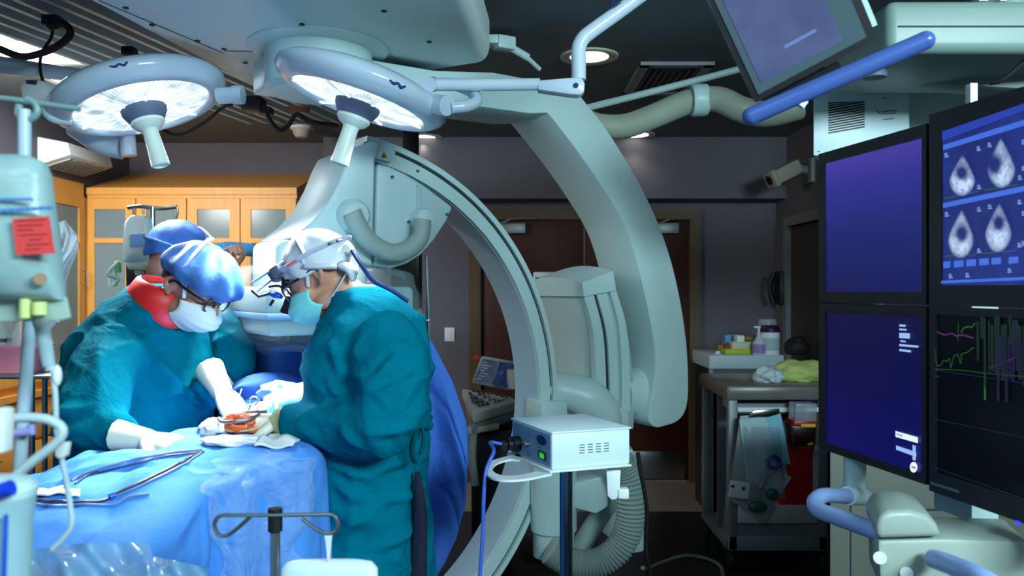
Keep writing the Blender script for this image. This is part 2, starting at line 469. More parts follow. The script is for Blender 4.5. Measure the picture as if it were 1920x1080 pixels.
part('duct_back', MB().mm((a0.x+.04, a0.y+.04, ZC-.003), (a1.x-.04, a1.y-.04, ZC-.001)), black_plastic, vt)
# smoke detector
k = P(567, 246, 5.75); k.z = ZC
t = thing('smoke_detector', 'small white ceiling smoke detector above the wooden cabinets', 'detector', k)
part('base', MB().lathe([(.085, 0), (.085, .02), (.07, .025)], k, (0, 0, -1), 28), white_plastic, t)
part('dome', MB().lathe([(.07, .025), (.06, .06), (.045, .078), (0, .082)], k, (0, 0, -1), 28), mat('detector_cream', (190, 184, 174), .5), t)
# black hanging post behind the arc
px0, px1 = P(756, 0, 4.3).x, P(784, 0, 4.3).x
t = thing('hanging_cable_post', 'black square post hanging from the ceiling behind the curved arm', 'post', ((px0+px1)/2, 4.3, ZC))
part('column', MB().mm((px0, 4.27, 1.85), (px1, 4.35, ZC), .004), black_plastic, t)
k0 = P(735, 490, 4.3); k1 = P(788, 580, 4.3)
part('box', MB().mm((k0.x, 4.25, k1.z), (k1.x, 4.4, 1.85), .01), black_plastic, t)
# small camera / spotlight on the right wall
k = P(1494, 318, 5.6)
t = thing('wall_camera', 'grey swivel camera on a square plate high on the dim right wall', 'camera', (XR, 5.65, k.z))
part('plate', MB().mm((XR-.03, 5.56, k.z-.09), (XR, 5.74, k.z+.08), .006), mat('camera_grey', (128, 132, 130), .5), t)
part('arm', MB().tube([(XR-.02, 5.65, k.z), (XR-.12, 5.62, k.z+.02)], .03, 10, 0), mat('camera_grey', (0, 0, 0)), t)
dr = V((-.75, -.15, -.38)).normalized(); c0 = V((XR-.1, 5.62, k.z+.03)); xx, yy, zz = frame_from(dr)
part('body', MB().box(c0+dr*.11, (.12, .1, .2), Matrix((xx, yy, zz)).transposed(), .012).box(c0+dr*.225, (.14, .12, .04), Matrix((xx, yy, zz)).transposed(), .01), mat('camera_body', (158, 152, 140), .5), t)
part('lens', MB().cyl(c0+dr*.24, c0+dr*.25, .035), black_plastic, t)
# emergency light on the left wall
k = P(165, 305, 5.6)
t = thing('wall_fixture', 'white box fixture with a slanted grille on the left wall above the cabinets', 'light fixture', (XL, 5.6, k.z))
part('housing', MB().prism([(XL, 5.15, k.z+.1), (XL+.2, 5.15, k.z+.06), (XL+.22, 5.15, k.z-.02), (XL, 5.15, k.z-.09)], V((0, .55, 0)), .01), white_plastic, t)
gr = MB()
for i in range(9): gr.box((XL+.115, 5.2+i*.055, k.z-.062), (.17, .02, .012), Matrix.Rotation(R(-17), 3, 'Y'))
parts_each('grille_slat', gr, mat('fixture_grille', (150, 156, 160), .5), t)

# ================================================================ wooden cabinets
def glazed_door(root, o, u, n, w, z0, z1, rail):
    """door front in plane through o (bottom-left corner), u along, n out of the front"""
    def bx(mb, a, b, c, d, th=.02, off=0): mb.prism([o+u*a+V((0, 0, c))+n*off, o+u*b+V((0, 0, c))+n*off, o+u*b+V((0, 0, d))+n*off, o+u*a+V((0, 0, d))+n*off], n*th)
    f = .075; H = z1-z0; mb = MB(); g = .004
    bx(mb, g, f, 0, H); bx(mb, w-f, w-g, 0, H); bx(mb, f, w-f, 0, f); bx(mb, f, w-f, H-f*1.05, H); bx(mb, f, w-f, rail-z0, rail-z0+.035)
    d = part('door', mb, wood_maple, root)
    gl = MB(); bx(gl, f-.01, w-f+.01, f-.01, H-f, .006, .006)
    part('pane', gl, cab_glass, d)
    h = MB(); p0 = o+u*(w-.03)+V((0, 0, .5*H))+n*.02; h.tube([p0, p0+n*.03, p0+n*.03+V((0, 0, .1)), p0+V((0, 0, .1))], .005, 8, 0)
    part('handle', h, steel, d)
CB = [160, 257, 352, 452, 557]; YC = 5.72
zt = P(0, 352, YC).z; zd1 = P(0, 371, YC).z; zd0 = .95; zr = P(0, 456, YC).z; ztb = P(0, 326, YB).z
names = ['maple glazed wall cabinet next to the room corner, behind the hanging IV bags', 'maple glazed cabinet directly behind the blue capped heads', 'maple glazed cabinet above the blue corrugated tube', 'maple glazed cabinet at the free end beside the detector head']
xs = [P(q, 0, YC).x for q in CB]
for i in range(4):
    x0, x1 = xs[i], xs[i+1]
    if i == 0: x0 = XL+.022
    t = thing('glazed_cabinet', names[i], 'cabinet', ((x0+x1)/2, 6.0, 0), 'run of maple cabinets on the back wall')
    cs = MB()
    cs.prism([(x0, YC, zt), (x0, YB-.002, ztb), (x0, YB-.002, zd1), (x0, YC, zd1)], V((x1-x0, 0, 0)))
    cs.mm((x0, YC-.012, zt-.05), (x1, YC, zt))
    cs.mm((x0, YC+.002, zd0), (x0+.02, YB-.002, zd1)); cs.mm((x1-.02, YC+.002, zd0), (x1, YB-.002, zd1)); cs.mm((x0, YB-.02, zd0), (x1, YB-.002, zd1)); cs.mm((x0, YC+.002, zd0), (x1, YB-.002, zd0+.02))
    cs.mm((x0+.02, YC+.03, zr-.01), (x1-.02, YB-.02, zr+.01)); cs.mm((x0+.02, YC+.03, 1.35), (x1-.02, YB-.02, 1.37))
    cs.mm((x0, YC+.002, 0), (x1, YB-.002, zd0))
    part('carcass', cs, wood_maple, t)
    ox = x0 if i else xs[0]
    glazed_door(t, V((ox, YC, zd0)), V((1, 0, 0)), V((0, -1, 0)), x1-ox, zd0, zd1-.004, zr)
    for z0, z1 in ((.1, .48), (.5, .92)):
        dwr = part('drawer', MB().mm((ox+.01, YC-.018, z0), (x1-.01, YC+.002, z1), .003), wood_maple, t)
        part('handle', MB().tube([((ox+x1)/2-.05, YC-.018, z1-.06), ((ox+x1)/2-.05, YC-.045, z1-.06), ((ox+x1)/2+.05, YC-.045, z1-.06), ((ox+x1)/2+.05, YC-.018, z1-.06)], .005, 8, 0), steel, dwr)
# pale boxes behind the end glass
cbx = mat('carton_pale', (206, 220, 220), .7)
solo('supply_tube', MB().cyl(P(497, 450, 5.9), P(508, 396, 5.9), .028), cbx, 'pale tube leaning behind the glass of the end cabinet', 'supplies')
solo('supply_carton', MB().mm(P(477, 452, 5.95), P(487, 400, 6.1), .004), cbx, 'pale narrow carton standing behind the end cabinet glass', 'supplies')
# supplies inside first cabinet
solo('supply_folder', MB().mm(P(182, 600, 5.9), P(196, 462, 6.05), .004), mat('binder_pale', (176, 206, 220), .6), 'pale upright binder behind the glass of the corner cabinet', 'supplies')
# built-in cabinets in the left wall
for j, (ya, yb, lb) in enumerate(((4.3, 5.0, 'maple cabinet built into the left wall, behind the pink basin'), (5.0, 5.66, 'maple cabinet built into the left wall, next to the room corner'))):
    t = thing('wall_cabinet', lb, 'cabinet', (XL+.2, (ya+yb)/2, 0), 'maple cabinets along the left wall')
    cs = MB().mm((XL+.002, ya, 0), (XL+.02, yb, zt+.02)); cs.mm((XL+.002, ya, zd1), (XL+.03, yb, zt+.02))
    cs.mm((XL+.002, ya, .86), (XL+.06, yb, .9))
    part('carcass', cs, wood_maple, t)
    glazed_door(t, V((XL+.02, ya, zd0)), V((0, 1, 0)), V((1, 0, 0)), yb-ya, zd0, zd1, P(0, 460, 5.3).z)
    for z0, z1 in ((.1, .3), (.32, .58), (.6, .84)):
        dwr = part('drawer', MB().mm((XL+.02, ya+.01, z0), (XL+.04, yb-.01, z1), .003), wood_maple, t)
        part('handle', MB().tube([(XL+.04, (ya+yb)/2-.05, z1-.05), (XL+.065, (ya+yb)/2-.05, z1-.05), (XL+.065, (ya+yb)/2+.05, z1-.05), (XL+.04, (ya+yb)/2+.05, z1-.05)], .005, 8, 0), steel, dwr)
# ================================================================ ceiling rails and carriage
def rail(x0, label, w=.13, z=2.6):
    d = V((.24, 1, 0)).normalized(); n = V((d.y, -d.x, 0)); a = V((x0-.24*2.4, .5, 0))
    Lh = 4.75
    t = thing('ceiling_rail', label, 'rail', a+V((0, 0, ZC)), 'suspension rails on the ceiling')
    def bar(mb, o, wd, z0, z1):
        q = a+n*o; mb.prism([q+n*(-wd/2)+V((0, 0, z0)), q+n*(wd/2)+V((0, 0, z0)), q+n*(wd/2)+V((0, 0, z1)), q+n*(-wd/2)+V((0, 0, z1))], d*Lh)
    m = MB(); bar(m, 0, w, z+.05, ZC-.001); part('channel', m, mat('rail_grey', (104, 124, 134), .5, .2), t)
    m = MB(); bar(m, w/2-.012, .024, z, z+.06); bar(m, -w/2+.012, .024, z, z+.06); part('lips', m, mat('rail_light', (190, 206, 212), .4, .3), t)
rail(-1.765, 'ceiling rail nearest the white carriage'); rail(-1.955, 'second ceiling rail from the carriage'); rail(-1.58, 'ceiling rail running under the carriage edge')
rail(-2.15, 'outermost ceiling rail beside the light panels')

carriage_mat = mat('carriage_enamel', (222, 238, 238), .4, var=.04, scale=2)
ZK = 2.42
cpts = [(-1.44, 1.5, ZK), (-1.305, 2.417, ZK), (-1.115, 3.676, ZK), (-.083, 3.107, ZK), (-.129, 2.417, ZK), (-.18, 1.5, ZK)]
t = thing('ceiling_carriage', 'large pale flat carriage under the ceiling carrying the imaging arm', 'carriage', (-.8, 2.7, ZK))
part('hull', MB().prism([V(p) for p in cpts], V((0, 0, .2)), .05, 4), carriage_mat, t, 40)
sm = MB()
def flatline(pa, pb, w=.004):
    a = P(*pa, 2.5); b = P(*pb, 2.5)
    def pr(px, py):
        Y = F*(ZK-CAMZ)/(540-py); q = P(px, py, Y); q.z = ZK-.0015; return q
    quad_line(sm, pr(*pa), pr(*pb), w, V((0, 0, 1)))
flatline((185, 0), (420, 100)); flatline((420, 95), (490, 97))
parts_each('seam', sm, seam_dark, t, solid=.001)
bl = MB()
for q in ((236, 14), (285, 46), (370, 76), (420, 91), (566, 45), (720, 20), (460, 117), (805, 78)):
    Y = F*(ZK-CAMZ)/(540-q[1]); c = P(q[0], q[1], Y); c.z = ZK; bl.cyl(c-V((0, 0, .004)), c+V((0, 0, .002)), .009, seg=12)
parts_each('bolt', bl, black_plastic, t)
# link bracket at the carriage end
br = MB(); k = P(945, 82, 3.6)
br.box(k, (.09, .07, .06), Matrix.Rotation(.5, 3, 'Z'), .008); br.box(k+V((-.05, 0, .01)), (.06, .09, .04), None, .006)
br.tube([k, P(990, 108, 3.65)], .018, 10, 0); br.tube([P(985, 105, 3.64), P(1012, 130, 3.7)], .011, 10, 0)
part('link_bracket', br, white_enamel, t)
part('rail_mount', MB().mm((-.75, 2.6, ZK+.19), (-.35, 3.2, ZC-.001), .01), mat('rail_grey', (0, 0, 0)), t)

# ================================================================ imaging arm
A0 = R(35); DS = V((math.cos(A0), math.sin(A0), 0)); DN = V((-math.sin(A0), math.cos(A0), 0)); O0 = V((-.7, 2.9, 0))
def W(s, z, n=0): return O0+DS*s+DN*n+V((0, 0, z))
def SZ(px, py, n=0):
    k = (px-960)/F; s = (k*(2.9+DN.y*n)+.7-DN.x*n)/(DS.x-DS.y*k)
    return s, CAMZ+(540-py)/F*(2.9+DS.y*s+DN.y*n)
def poly(pts, n): return [W(*SZ(x, y, n), n) for x, y in pts]
arm = thing('c_arm_imaging_machine', 'large white ceiling hung C shaped imaging arm curving behind the surgeons', 'imaging machine', (-.7, 2.9, 2.46))
part('pivot_flange', MB().lathe([(0, .018), (.2, .018), (.24, .014), (.25, .006), (.25, 0), (0, 0)], (-.7, 2.9, ZK), (0, 0, -1), 64), white_enamel, arm)
nL = -.06
outer = [(1087, 178), (1130, 232), (1170, 293), (1205, 355), (1235, 420), (1259, 490), (1277, 570), (1288, 650), (1291, 720), (1287, 765), (1270, 790), (1235, 802)]
inner = [(1225, 800), (1216, 780), (1228, 700), (1227, 645), (1209, 551), (1178, 438), (1135, 360), (1090, 293), (1050, 240)]
def smooth2(pts, n=5):
    q = crom([V((x, y, 0)) for x, y in pts], n); return [(p.x, p.y) for p in q]
so = [SZ(x, y, nL) for x, y in smooth2(outer)]; si = [SZ(x, y, nL) for x, y in smooth2(inner)]
sz = [(-.17, 2.39), (.45, 2.395), (.72, 2.43), (1.03, 2.43)]+so+si+[(1.0, 2.30), (.9, 2.285), (-.17, 2.27)]
m = MB().prism([W(s, z, nL) for s, z in sz], DN*.28, .006, 2)
part('support_arm', m, white_enamel, arm, 30)
part('pivot_drum_body', MB().lathe([(0, .16), (.19, .16), (.19, .02), (.17, 0), (0, 0)], (-.7, 2.9, 2.25), (0, 0, 1), 56), white_enamel, arm)
# bearing at the lower end of the support arm
bc_s, bc_z = SZ(1212, 735, .08); bc = W(bc_s, bc_z, .08)
part('rotation_bearing', MB().lathe([(0, -.1), (.13, -.1), (.137, -.08), (.137, .04), (.13, .07), (.115, .11), (.11, .2), (0, .2)], bc, -DS, 56), white_enamel, arm)
# C arc
CS, CZ, RO, RI = .0428, 1.0815, 1.0516, .962
def arcpt(r, a, n): return W(CS+r*math.cos(R(a)), CZ+r*math.sin(R(a)), n)
def arcband(mb, ro, ri, n0, n1, a0, a1, k=72):
    rings = []
    for i in range(k+1):
        a = a0+(a1-a0)*i/k
        rings.append([arcpt(ri, a, n0), arcpt(ro, a, n0), arcpt(ro, a, n1), arcpt(ri, a, n1)])
    return mb.loft(rings)
A_TOP, A_BOT = 82, -72
arc = part('c_arc', arcband(arcband(MB(), RO, RI, .016, .19, A_TOP, A_BOT), RO, RI, .0, .0155, A_TOP, A_BOT) if False else arcband(MB(), RO-.002, RI, .02, .19, A_TOP, A_BOT), mat('arc_enamel', (172, 202, 218), .35, var=.03), arm, 40)
rl = MB(); arcband(rl, RO-.036, RI+.002, 0, .03, A_TOP, A_BOT); arcband(rl, RO, RO-.022, -.004, .19, A_TOP, A_BOT)
part('guide_rails', rl, white_enamel, arc, 40)
part('groove', arcband(MB(), RO-.021, RO-.0365, .012, .03, A_TOP, A_BOT), seam_dark, arc, 40)
part('belt', arcband(MB(), RO+.008, RO-.001, .06, .13, A_TOP-3, A_BOT+2), black_rubber, arc, 40)
# housing at the top end: plates in the plane of the arc
lp = [(700, 263), (716, 268), (704, 300), (699, 500), (676, 492), (560, 452), (545, 446), (585, 415), (615, 380), (636, 340), (652, 300), (664, 276)]
rp = [(708, 306), (730, 311), (760, 325), (800, 350), (850, 388), (838, 415), (815, 450), (790, 478), (765, 494), (735, 503), (702, 498)]
hs = part('detector_housing', MB().prism(poly(lp, -.075), DN*.36, .012, 3), white_enamel, arm, 30)
part('side_cover', MB().prism(poly(rp, -.07), DN*.34, .012, 3), mat('cover_enamel', (186, 212, 216), .4, var=.03), arm, 30)
tr = MB()
w1 = poly([(703, 285), (716, 290), (712, 306), (703, 306)], -.06); tr.prism(w1, DN*.1, .004)
part('arc_end_cap', MB().prism(poly([(697, 263), (722, 266), (745, 285), (735, 305), (700, 296)], -.03), DN*.24, .01), white_enamel, arm)
# warning triangle
n_ = -.034; tri = poly([(714, 296), (727, 296), (720, 285)], n_)
part('warning_triangle', MB().prism(tri, DN*.002), mat('warning_yellow', (150, 130, 10), .5), arm)
part('warning_mark', MB().prism(poly([(718.5, 294), (721.5, 294), (720, 288)], n_-.001), DN*.002), black_plastic, arm)
sc_ = MB()
for q in ((735, 332), (838, 402), (766, 416), (642, 406), (651, 430), (783, 321)):
    p = W(*SZ(*q, -.073), -.073); sc_.cyl(p, p-DN*.006, .006, seg=12)
parts_each('screw', sc_, mat('screw_grey', (90, 105, 108), .4, .6), arm)
# cable hose on the housing
part('hose_socket', MB().lathe([(.0, .0), (.062, .0), (.06, .03), (.045, .05), (0, .055)], W(*SZ(659, 405, -.07), -.07), -DN, 40), white_enamel, arm)
part('hose_socket', MB().lathe([(.0, .0), (.046, .0), (.044, .03), (.035, .05), (0, .055)], W(*SZ(787, 412, -.07), -.07), -DN, 40), white_enamel, arm)
hp = [W(*SZ(x, y, -.13), -.13) for x, y in ((660, 398), (670, 420), (685, 444), (708, 464), (738, 474), (768, 466), (788, 444), (792, 412))]
part('cable_hose', MB().tube(hp, .034, 20, 12, rib=.02), hose_grey, arm, 60)
part('conduit', MB().prism(poly([(783, 345), (791, 349), (791, 400), (783, 400)], -.08), DN*.02, .003), dull_enamel, arm)
# flat detector under clear plastic
dc = W(.02, 1.475, .06)
rotz = Matrix.Rotation(A0, 3, 'Z')
det = part('detector', MB().box(dc+V((0, 0, .03)), (.54, .5, .10), rotz, .02, 3).box(dc+V((0, 0, -.055)), (.52, .48, .06), rotz, .015, 3), mat('detector_grey', (140, 168, 170), .4), arm, 40)
part('band', MB().box(dc+V((0, 0, -.02)), (.544, .504, .022), rotz, .004), mat('detector_blue', (86, 130, 170), .4), det)
part('neck', MB().box(W(.0, 1.62, .1), (.34, .3, .2), rotz, .03, 3), white_enamel, arm, 40)
plastic = mat('clear_plastic', (200, 220, 228), .12, var=.05, alpha=.16, spec=.9, bump=.9, bscale=14)
def bagfn(u, v):
    a = 2*math.pi*u; r = .34*(1/max(abs(math.cos(a)), abs(math.sin(a))))**.5
    prof = [(.12, .16), (.30, .13), (.33, .05), (.335, -.03), (.31, -.10), (.22, -.145), (0.05, -.15)]
    x = v*(len(prof)-1); i = min(int(x), len(prof)-2); f = x-i
    rr = 1.02*(prof[i][0]*(1-f)+prof[i+1][0]*f)/.34*r; zz = prof[i][1]*(1-f)+prof[i+1][1]*f
    w = .012*math.sin(a*5+v*9)+.008*math.sin(a*11-v*14)
    return dc+rotz@V((math.cos(a)*(rr+w), math.sin(a)*(rr+w), zz+w*.8))
part('sterile_cover', MB().grid(bagfn, 96, 40, True), plastic, det, 180)
# sleeve that carries the arc
def sleeve():
    a0, a1 = -22, 24
    m = MB()
    def band(ro, ri, n0, n1, a0=a0, a1=a1): arcband(m, ro, ri, n0, n1, a0, a1, 30)
    band(1.24, 1.16, .34, .40)
    return m
ns = -.02
f_in = [(1110, 548), (1114, 600), (1117, 680), (1116, 770)]
slv_c = [(1088, 545), (1110, 620), (1116, 700), (1118, 790), (1192, 800), (1196, 740), (1186, 640), (1166, 560), (1148, 526), (1120, 532)]
ps = [SZ(x, y, ns) for x, y in slv_c]
part('arc_sleeve', MB().prism([W(s, z, ns+.012) for s, z in [SZ(x, y, ns) for x, y in [(1090, 543), (1111, 620), (1117, 700), (1118, 800), (1192, 806), (1195, 740), (1184, 640), (1164, 565), (1146, 528)]]], DN*.40, .008, 2), dull_enamel, arm, 30)
def strip(pa, pb, n0, th):
    a = [W(*SZ(x, y, n0), n0) for x, y in smooth2(pa, 4)]; b = [W(*SZ(x, y, n0), n0) for x, y in smooth2(pb, 4)]
    return MB().prism(a+b[::-1], DN*th)
part('sleeve_rail', strip([(1093, 548), (1112, 620), (1117, 700), (1119, 780)], [(1112, 548), (1130, 620), (1136, 700), (1137, 780)], ns-.01, .03), white_enamel, arm)
part('sleeve_rail', strip([(1118, 548), (1137, 620), (1143, 700), (1144, 760)], [(1136, 548), (1152, 620), (1158, 700), (1158, 760)], ns-.004, .02), white_enamel, arm)
part('sleeve_rail', strip([(1142, 540), (1160, 610), (1166, 700), (1166, 770)], [(1154, 540), (1174, 610), (1181, 700), (1182, 770)], ns-.01, .03), white_enamel, arm)
part('sleeve_groove', strip([(1112, 552), (1130, 620), (1136, 700), (1137, 740)], [(1118, 552), (1137, 620), (1143, 700), (1144, 740)], ns+.006, .01), seam_dark, arm)
capp = [(1084, 530), (1143, 506), (1147, 530), (1152, 545), (1088, 556)]
cp = MB(); cr = []
for i in range(9):
    f = i/8; n = ns-.02+f*.44
    b = .028*math.sin(math.pi*f)
    cr.append([W(s, z+(b if kk < 2 else 0), n) for kk, (s, z) in enumerate([SZ(x, y, ns) for x, y in [(1086, 530), (1144, 508), (1150, 545), (1090, 556)]])])
part('sleeve_cap', cp.loft(cr), white_enamel, arm, 40)
# clamps on the guide rails and elbow cover
part('rail_clamp', MB().prism(poly([(1016, 752), (1064, 752), (1066, 790), (1016, 790)], -.03), DN*.12, .008), white_enamel, arm)
part('rail_clamp', MB().prism(poly([(1152, 760), (1180, 770), (1180, 806), (1150, 806)], -.05), DN*.12, .008), white_enamel, arm)
el = [W(*SZ(x, y, -.02), n) for x, y, n in ((1030, 732, .1), (1070, 735, .06), (1105, 748, .0), (1130, 780, -.02), (1138, 830, .0), (1140, 900, .02))]
part('elbow_cover', MB().tube(el, [.075, .08, .095, .085, .075, .07], 24, 8), white_enamel, arm, 60)
# lower hoses and column of the machine
yb_ = 3.5
def PT(pts, y): return [P(a, b, y) for a, b in pts]
part('lower_hose', MB().tube(PT([(1160, 860), (1178, 900), (1182, 960), (1172, 1010), (1140, 1046), (1100, 1058), (1060, 1050), (1030, 1030)], 3.3), .058, 20, 14, rib=.07), hose_grey, arm, 60)
part('lower_column', MB().lathe([(0, 0), (.09, 0), (.09, .1), (.1, .11), (.1, .32), (.1, .33), (.1, .46), (0, .46)], P(1038, 1040, 3.45), (0, 0, 1), 36), white_enamel, arm)
part('lower_block', MB().prism(PT([(1076, 905), (1140, 890), (1142, 950), (1118, 965), (1076, 953)], 3.4), V((0, .3, 0)), .012), white_enamel, arm)
part('lower_strut', MB().tube(PT([(1080, 1040), (1110, 990), (1150, 930)], 3.6), .045, 16, 4), dull_enamel, arm)
part('side_cover_lower', MB().prism(PT([(1120, 860), (1186, 840), (1208, 900), (1208, 1035), (1180, 1040), (1130, 1000)], 3.75), V((0, .25, 0)), .012), dull_enamel, arm)
# ceiling conduit with rod toward the right
t = thing('ceiling_hose_conduit', 'thick pale hose bending across the ceiling right of the imaging arm', 'hose', P(1300, 190, 3.6))
part('hose', MB().tube([P(1085, 222, 3.75), P(1125, 236, 3.72), P(1175, 236, 3.7), P(1230, 216, 3.65), P(1290, 192, 3.6), P(1345, 186, 3.55), P(1390, 205, 3.5), P(1440, 214, 3.5), P(1500, 200, 3.5)], .056, 20, 10), mat('hose_ivory', (168, 176, 160), .4), t, 60)
part('collar', MB().lathe([(.0, -.035), (.068, -.035), (.072, -.02), (.072, .02), (.068, .035), (0, .035)], P(1311, 188, 3.58), V((1, 0, .05)), 30), white_enamel, t)
part('rod', MB().tube([P(1095, 204, 3.75), P(1250, 165, 3.65), P(1400, 126, 3.6), P(1560, 80, 3.6)], .016, 12, 2), dull_enamel, t)
# ================================================================ surgical lamps
def lens_mat(c, ax):
    x, y, d = frame_from(ax)
    m = bpy.data.materials.new('lamp_lens'); m.use_nodes = True; nt = m.node_tree; N = nt.nodes; L = nt.links
    b = N['Principled BSDF']; g = N.new('ShaderNodeNewGeometry')
    sub = N.new('ShaderNodeVectorMath'); sub.operation = 'SUBTRACT'; L.new(g.outputs['Position'], sub.inputs[0]); sub.inputs[1].default_value = c
    def dot(v):
        n = N.new('ShaderNodeVectorMath'); n.operation = 'DOT_PRODUCT'; L.new(sub.outputs[0], n.inputs[0]); n.inputs[1].default_value = v; return n.outputs['Value']
    def math_(op, a, b_=None):
        n = N.new('ShaderNodeMath'); n.operation = op
        for i, q in enumerate((a, b_)):
            if q is None: continue
            if isinstance(q, (int, float)): n.inputs[i].default_value = q
            else: L.new(q, n.inputs[i])
        return n.outputs[0]
    px, py = dot(x), dot(y)
    ang = math_('ARCTAN2', py, px)
    f1 = math_('SINE', math_('MULTIPLY', ang, 90)); f2 = math_('SINE', math_('MULTIPLY', ang, 12))
    nz = N.new('ShaderNodeTexNoise'); nz.inputs['Scale'].default_value = 14; L.new(sub.outputs[0], nz.inputs['Vector'])
    k = math_('ADD', math_('MULTIPLY', f1, .2), math_('MULTIPLY', math_('GREATER_THAN', f2, .985), .9))
    k = math_('ADD', k, math_('MULTIPLY', math_('SUBTRACT', nz.outputs['Fac'], .5), 3.0))
    e = math_('MAXIMUM', math_('ADD', k, .95), .42)
    b.inputs['Base Color'].default_value = (.16, .18, .2, 1); b.inputs['Roughness'].default_value = .2
    b.inputs['Emission Color'].default_value = srgb(214, 236, 250); L.new(math_('MULTIPLY', e, LENS_E), b.inputs['Emission Strength'])
    return m
LENS_E = 1.25
def surgical_lamp(c, ax, s, label, logo_ang, bolt_up):
    c = V(c); ax = V(ax).normalized()
    t = thing('surgical_lamp', label, 'surgical lamp', c, 'surgical lamps over the table')
    prof = [(.248, -.012), (.25, 0), (.262, .006), (.288, -.002), (.314, -.02), (.326, -.042), (.322, -.062), (.3, -.082), (.25, -.1), (.15, -.112), (0, -.115)]
    h = part('housing', MB().lathe([(r*s, z*s) for r, z in prof], c, ax, 72), lamp_blue, t, 60)
    part('lens', MB().lathe([(.249*s, -.012*s), (.2*s, -.004*s), (.075*s, .004*s)], c, ax, 72).lathe([(.249*s, -.013*s), (0, -.013*s)], c, ax, 72), lens_mat(c, ax), t, 60)
    part('hub_ring', MB().lathe([(.062*s, -.002), (.085*s, .0), (.083*s, .02*s), (.066*s, .05*s), (.06*s, .055*s), (0, .055*s)], c, ax, 40), rubber_grey, t)
    hd = part('handle', MB().lathe([(.062*s, .052*s), (.062*s, .064*s), (.05*s, .08*s), (.031*s, .09*s), (.029*s, .105*s), (.031*s, .17*s), (.034*s, .22*s), (.0345*s, .235*s), (.028*s, .238*s), (.026*s, .226*s), (0, .226*s)], c, ax, 32), grip_white, t)
    # frame lines of the lens, brightened by a glow of their own
    x, y, d = frame_from(ax)
    st = MB()
    for i in range(6):
        a = i*math.pi/3+.35; u = x*math.cos(a)+y*math.sin(a); v = d.cross(u)
        st.prism([c+u*.08*s+v*.004*s, c+u*.247*s+v*.006*s, c+u*.247*s-v*.006*s, c+u*.08*s-v*.004*s], d*.008*s)
    parts_each('lens_spoke', st, glow('spoke_glow', (235, 246, 255), 1.0), t)
    # maker's mark: small dark blue swoosh and lettering strokes on the rim
    a = logo_ang; u = x*math.cos(a)+y*math.sin(a); tg = d.cross(u); rad = .3245*s
    lg = MB()
    base = c+u*(.3255*s)-d*(.044*s)
    pts = [base+tg*q*s+d*(w*s) for q, w in ((-.03, -.004), (-.016, .006), (-.002, -.002), (.012, .004), (.03, -.001))]
    lg.tube(pts, [.0035, .0045, .004, .0045, .0025], 6, 4)
    part('maker_mark', lg, mat('mark_navy', (40, 56, 110), .4), h)
    return t, h
SITE = P(452, 800, 2.3)
L1c = P(269, 203, 2.95); L1a = V((.31, -.05, -.95))
lamp1, h1 = surgical_lamp(L1c, L1a, .95, 'round blue white surgical lamp on the left, lit face tilted to the camera', R(157), 0)
L2c = P(672, 194, 2.55); L2a = V((-.29, -.045, -.955))
lamp2, h2 = surgical_lamp(L2c, L2a, .86, 'round blue white surgical lamp seen nearly edge on in front of the imaging arm', R(-24), 0)
part('side_stub', MB().cyl(P(408, 180, 2.95), P(440, 178, 2.95), .03).cyl(P(438, 178, 2.95), P(456, 178, 2.95), .034), lamp_blue, lamp1)
part('side_fork', MB().tube([P(130, 175, 2.85), P(98, 190, 2.83), P(86, 205, 2.82), P(100, 222, 2.83), P(135, 228, 2.86)], .016, 12).ball(P(103, 203, 2.84), .018), lamp_blue, lamp1)
part('back_joint', MB().tube([P(140, 236, 3.2), P(190, 268, 3.2), P(230, 278, 3.2)], .045, 16, 3).cyl(P(238, 250, 3.17), P(242, 292, 3.17), .03), lamp_blue, lamp1)
part('suspension_arm', MB().tube([P(-120, 108, 3.15), P(0, 122, 3.15), P(120, 138, 3.15), P(230, 152, 3.1)], [.042, .036, .028, .028], 16, 4), lamp_blue, lamp1)
stub = MB(); a_ = P(786, 192, 2.5); b_ = P(838, 198, 2.42)
stub.cyl(a_, a_.lerp(b_, .5), .035).cyl(a_.lerp(b_, .5), b_, .031)
part('side_stub', stub, lamp_blue, lamp2)
part('yoke', MB().tube([P(845, 202, 2.44), P(876, 198, 2.46), P(893, 189, 2.5), P(884, 172, 2.54), P(850, 158, 2.54), P(812, 158, 2.52)], .019, 14).cyl(P(804, 159, 2.47), P(812, 158, 2.53), .024), lamp_blue, lamp2)
ya = 2.5
ar = MB().tube([P(806, 159, ya), P(900, 159, ya), P(1012, 158, ya)], .019, 16, 0)
ar.prism([P(1008, 150, ya-.02), P(1070, 145, ya-.025), P(1092, 146, ya-.025), P(1097, 156, ya-.025), P(1096, 172, ya-.025), P(1088, 178, ya-.025), P(1070, 177, ya-.025), P(1008, 168, ya-.02)], V((0, .05, 0)), .006)
part('spring_arm', ar, mat('arm_white', (206, 222, 236), .25, coat=.3), lamp2)
part('pivot_cap', MB().cyl(P(1080, 160, ya-.03), P(1080, 160, ya-.02), .008), mat('mark_navy', (0, 0, 0)), lamp2)
part('drop_tube', MB().tube([P(1085, 150, ya), P(1085, 118, ya), P(1085, 92, ya), P(1092, 74, ya), P(1110, 58, ya), P(1160, 22, ya), P(1260, -52, ya)], .023, 18, 5), mat('arm_white', (0, 0, 0)), lamp2, 60)
lt = MB(); stroke_text(lt, 'ASC', P(1146, 17, ya-.03), V((.82, 0, .55)).normalized(), V((-.55, 0, .82)).normalized(), .016, .2)
part('lettering', lt, mat('mark_navy', (0, 0, 0)), lamp2, solid=.001)
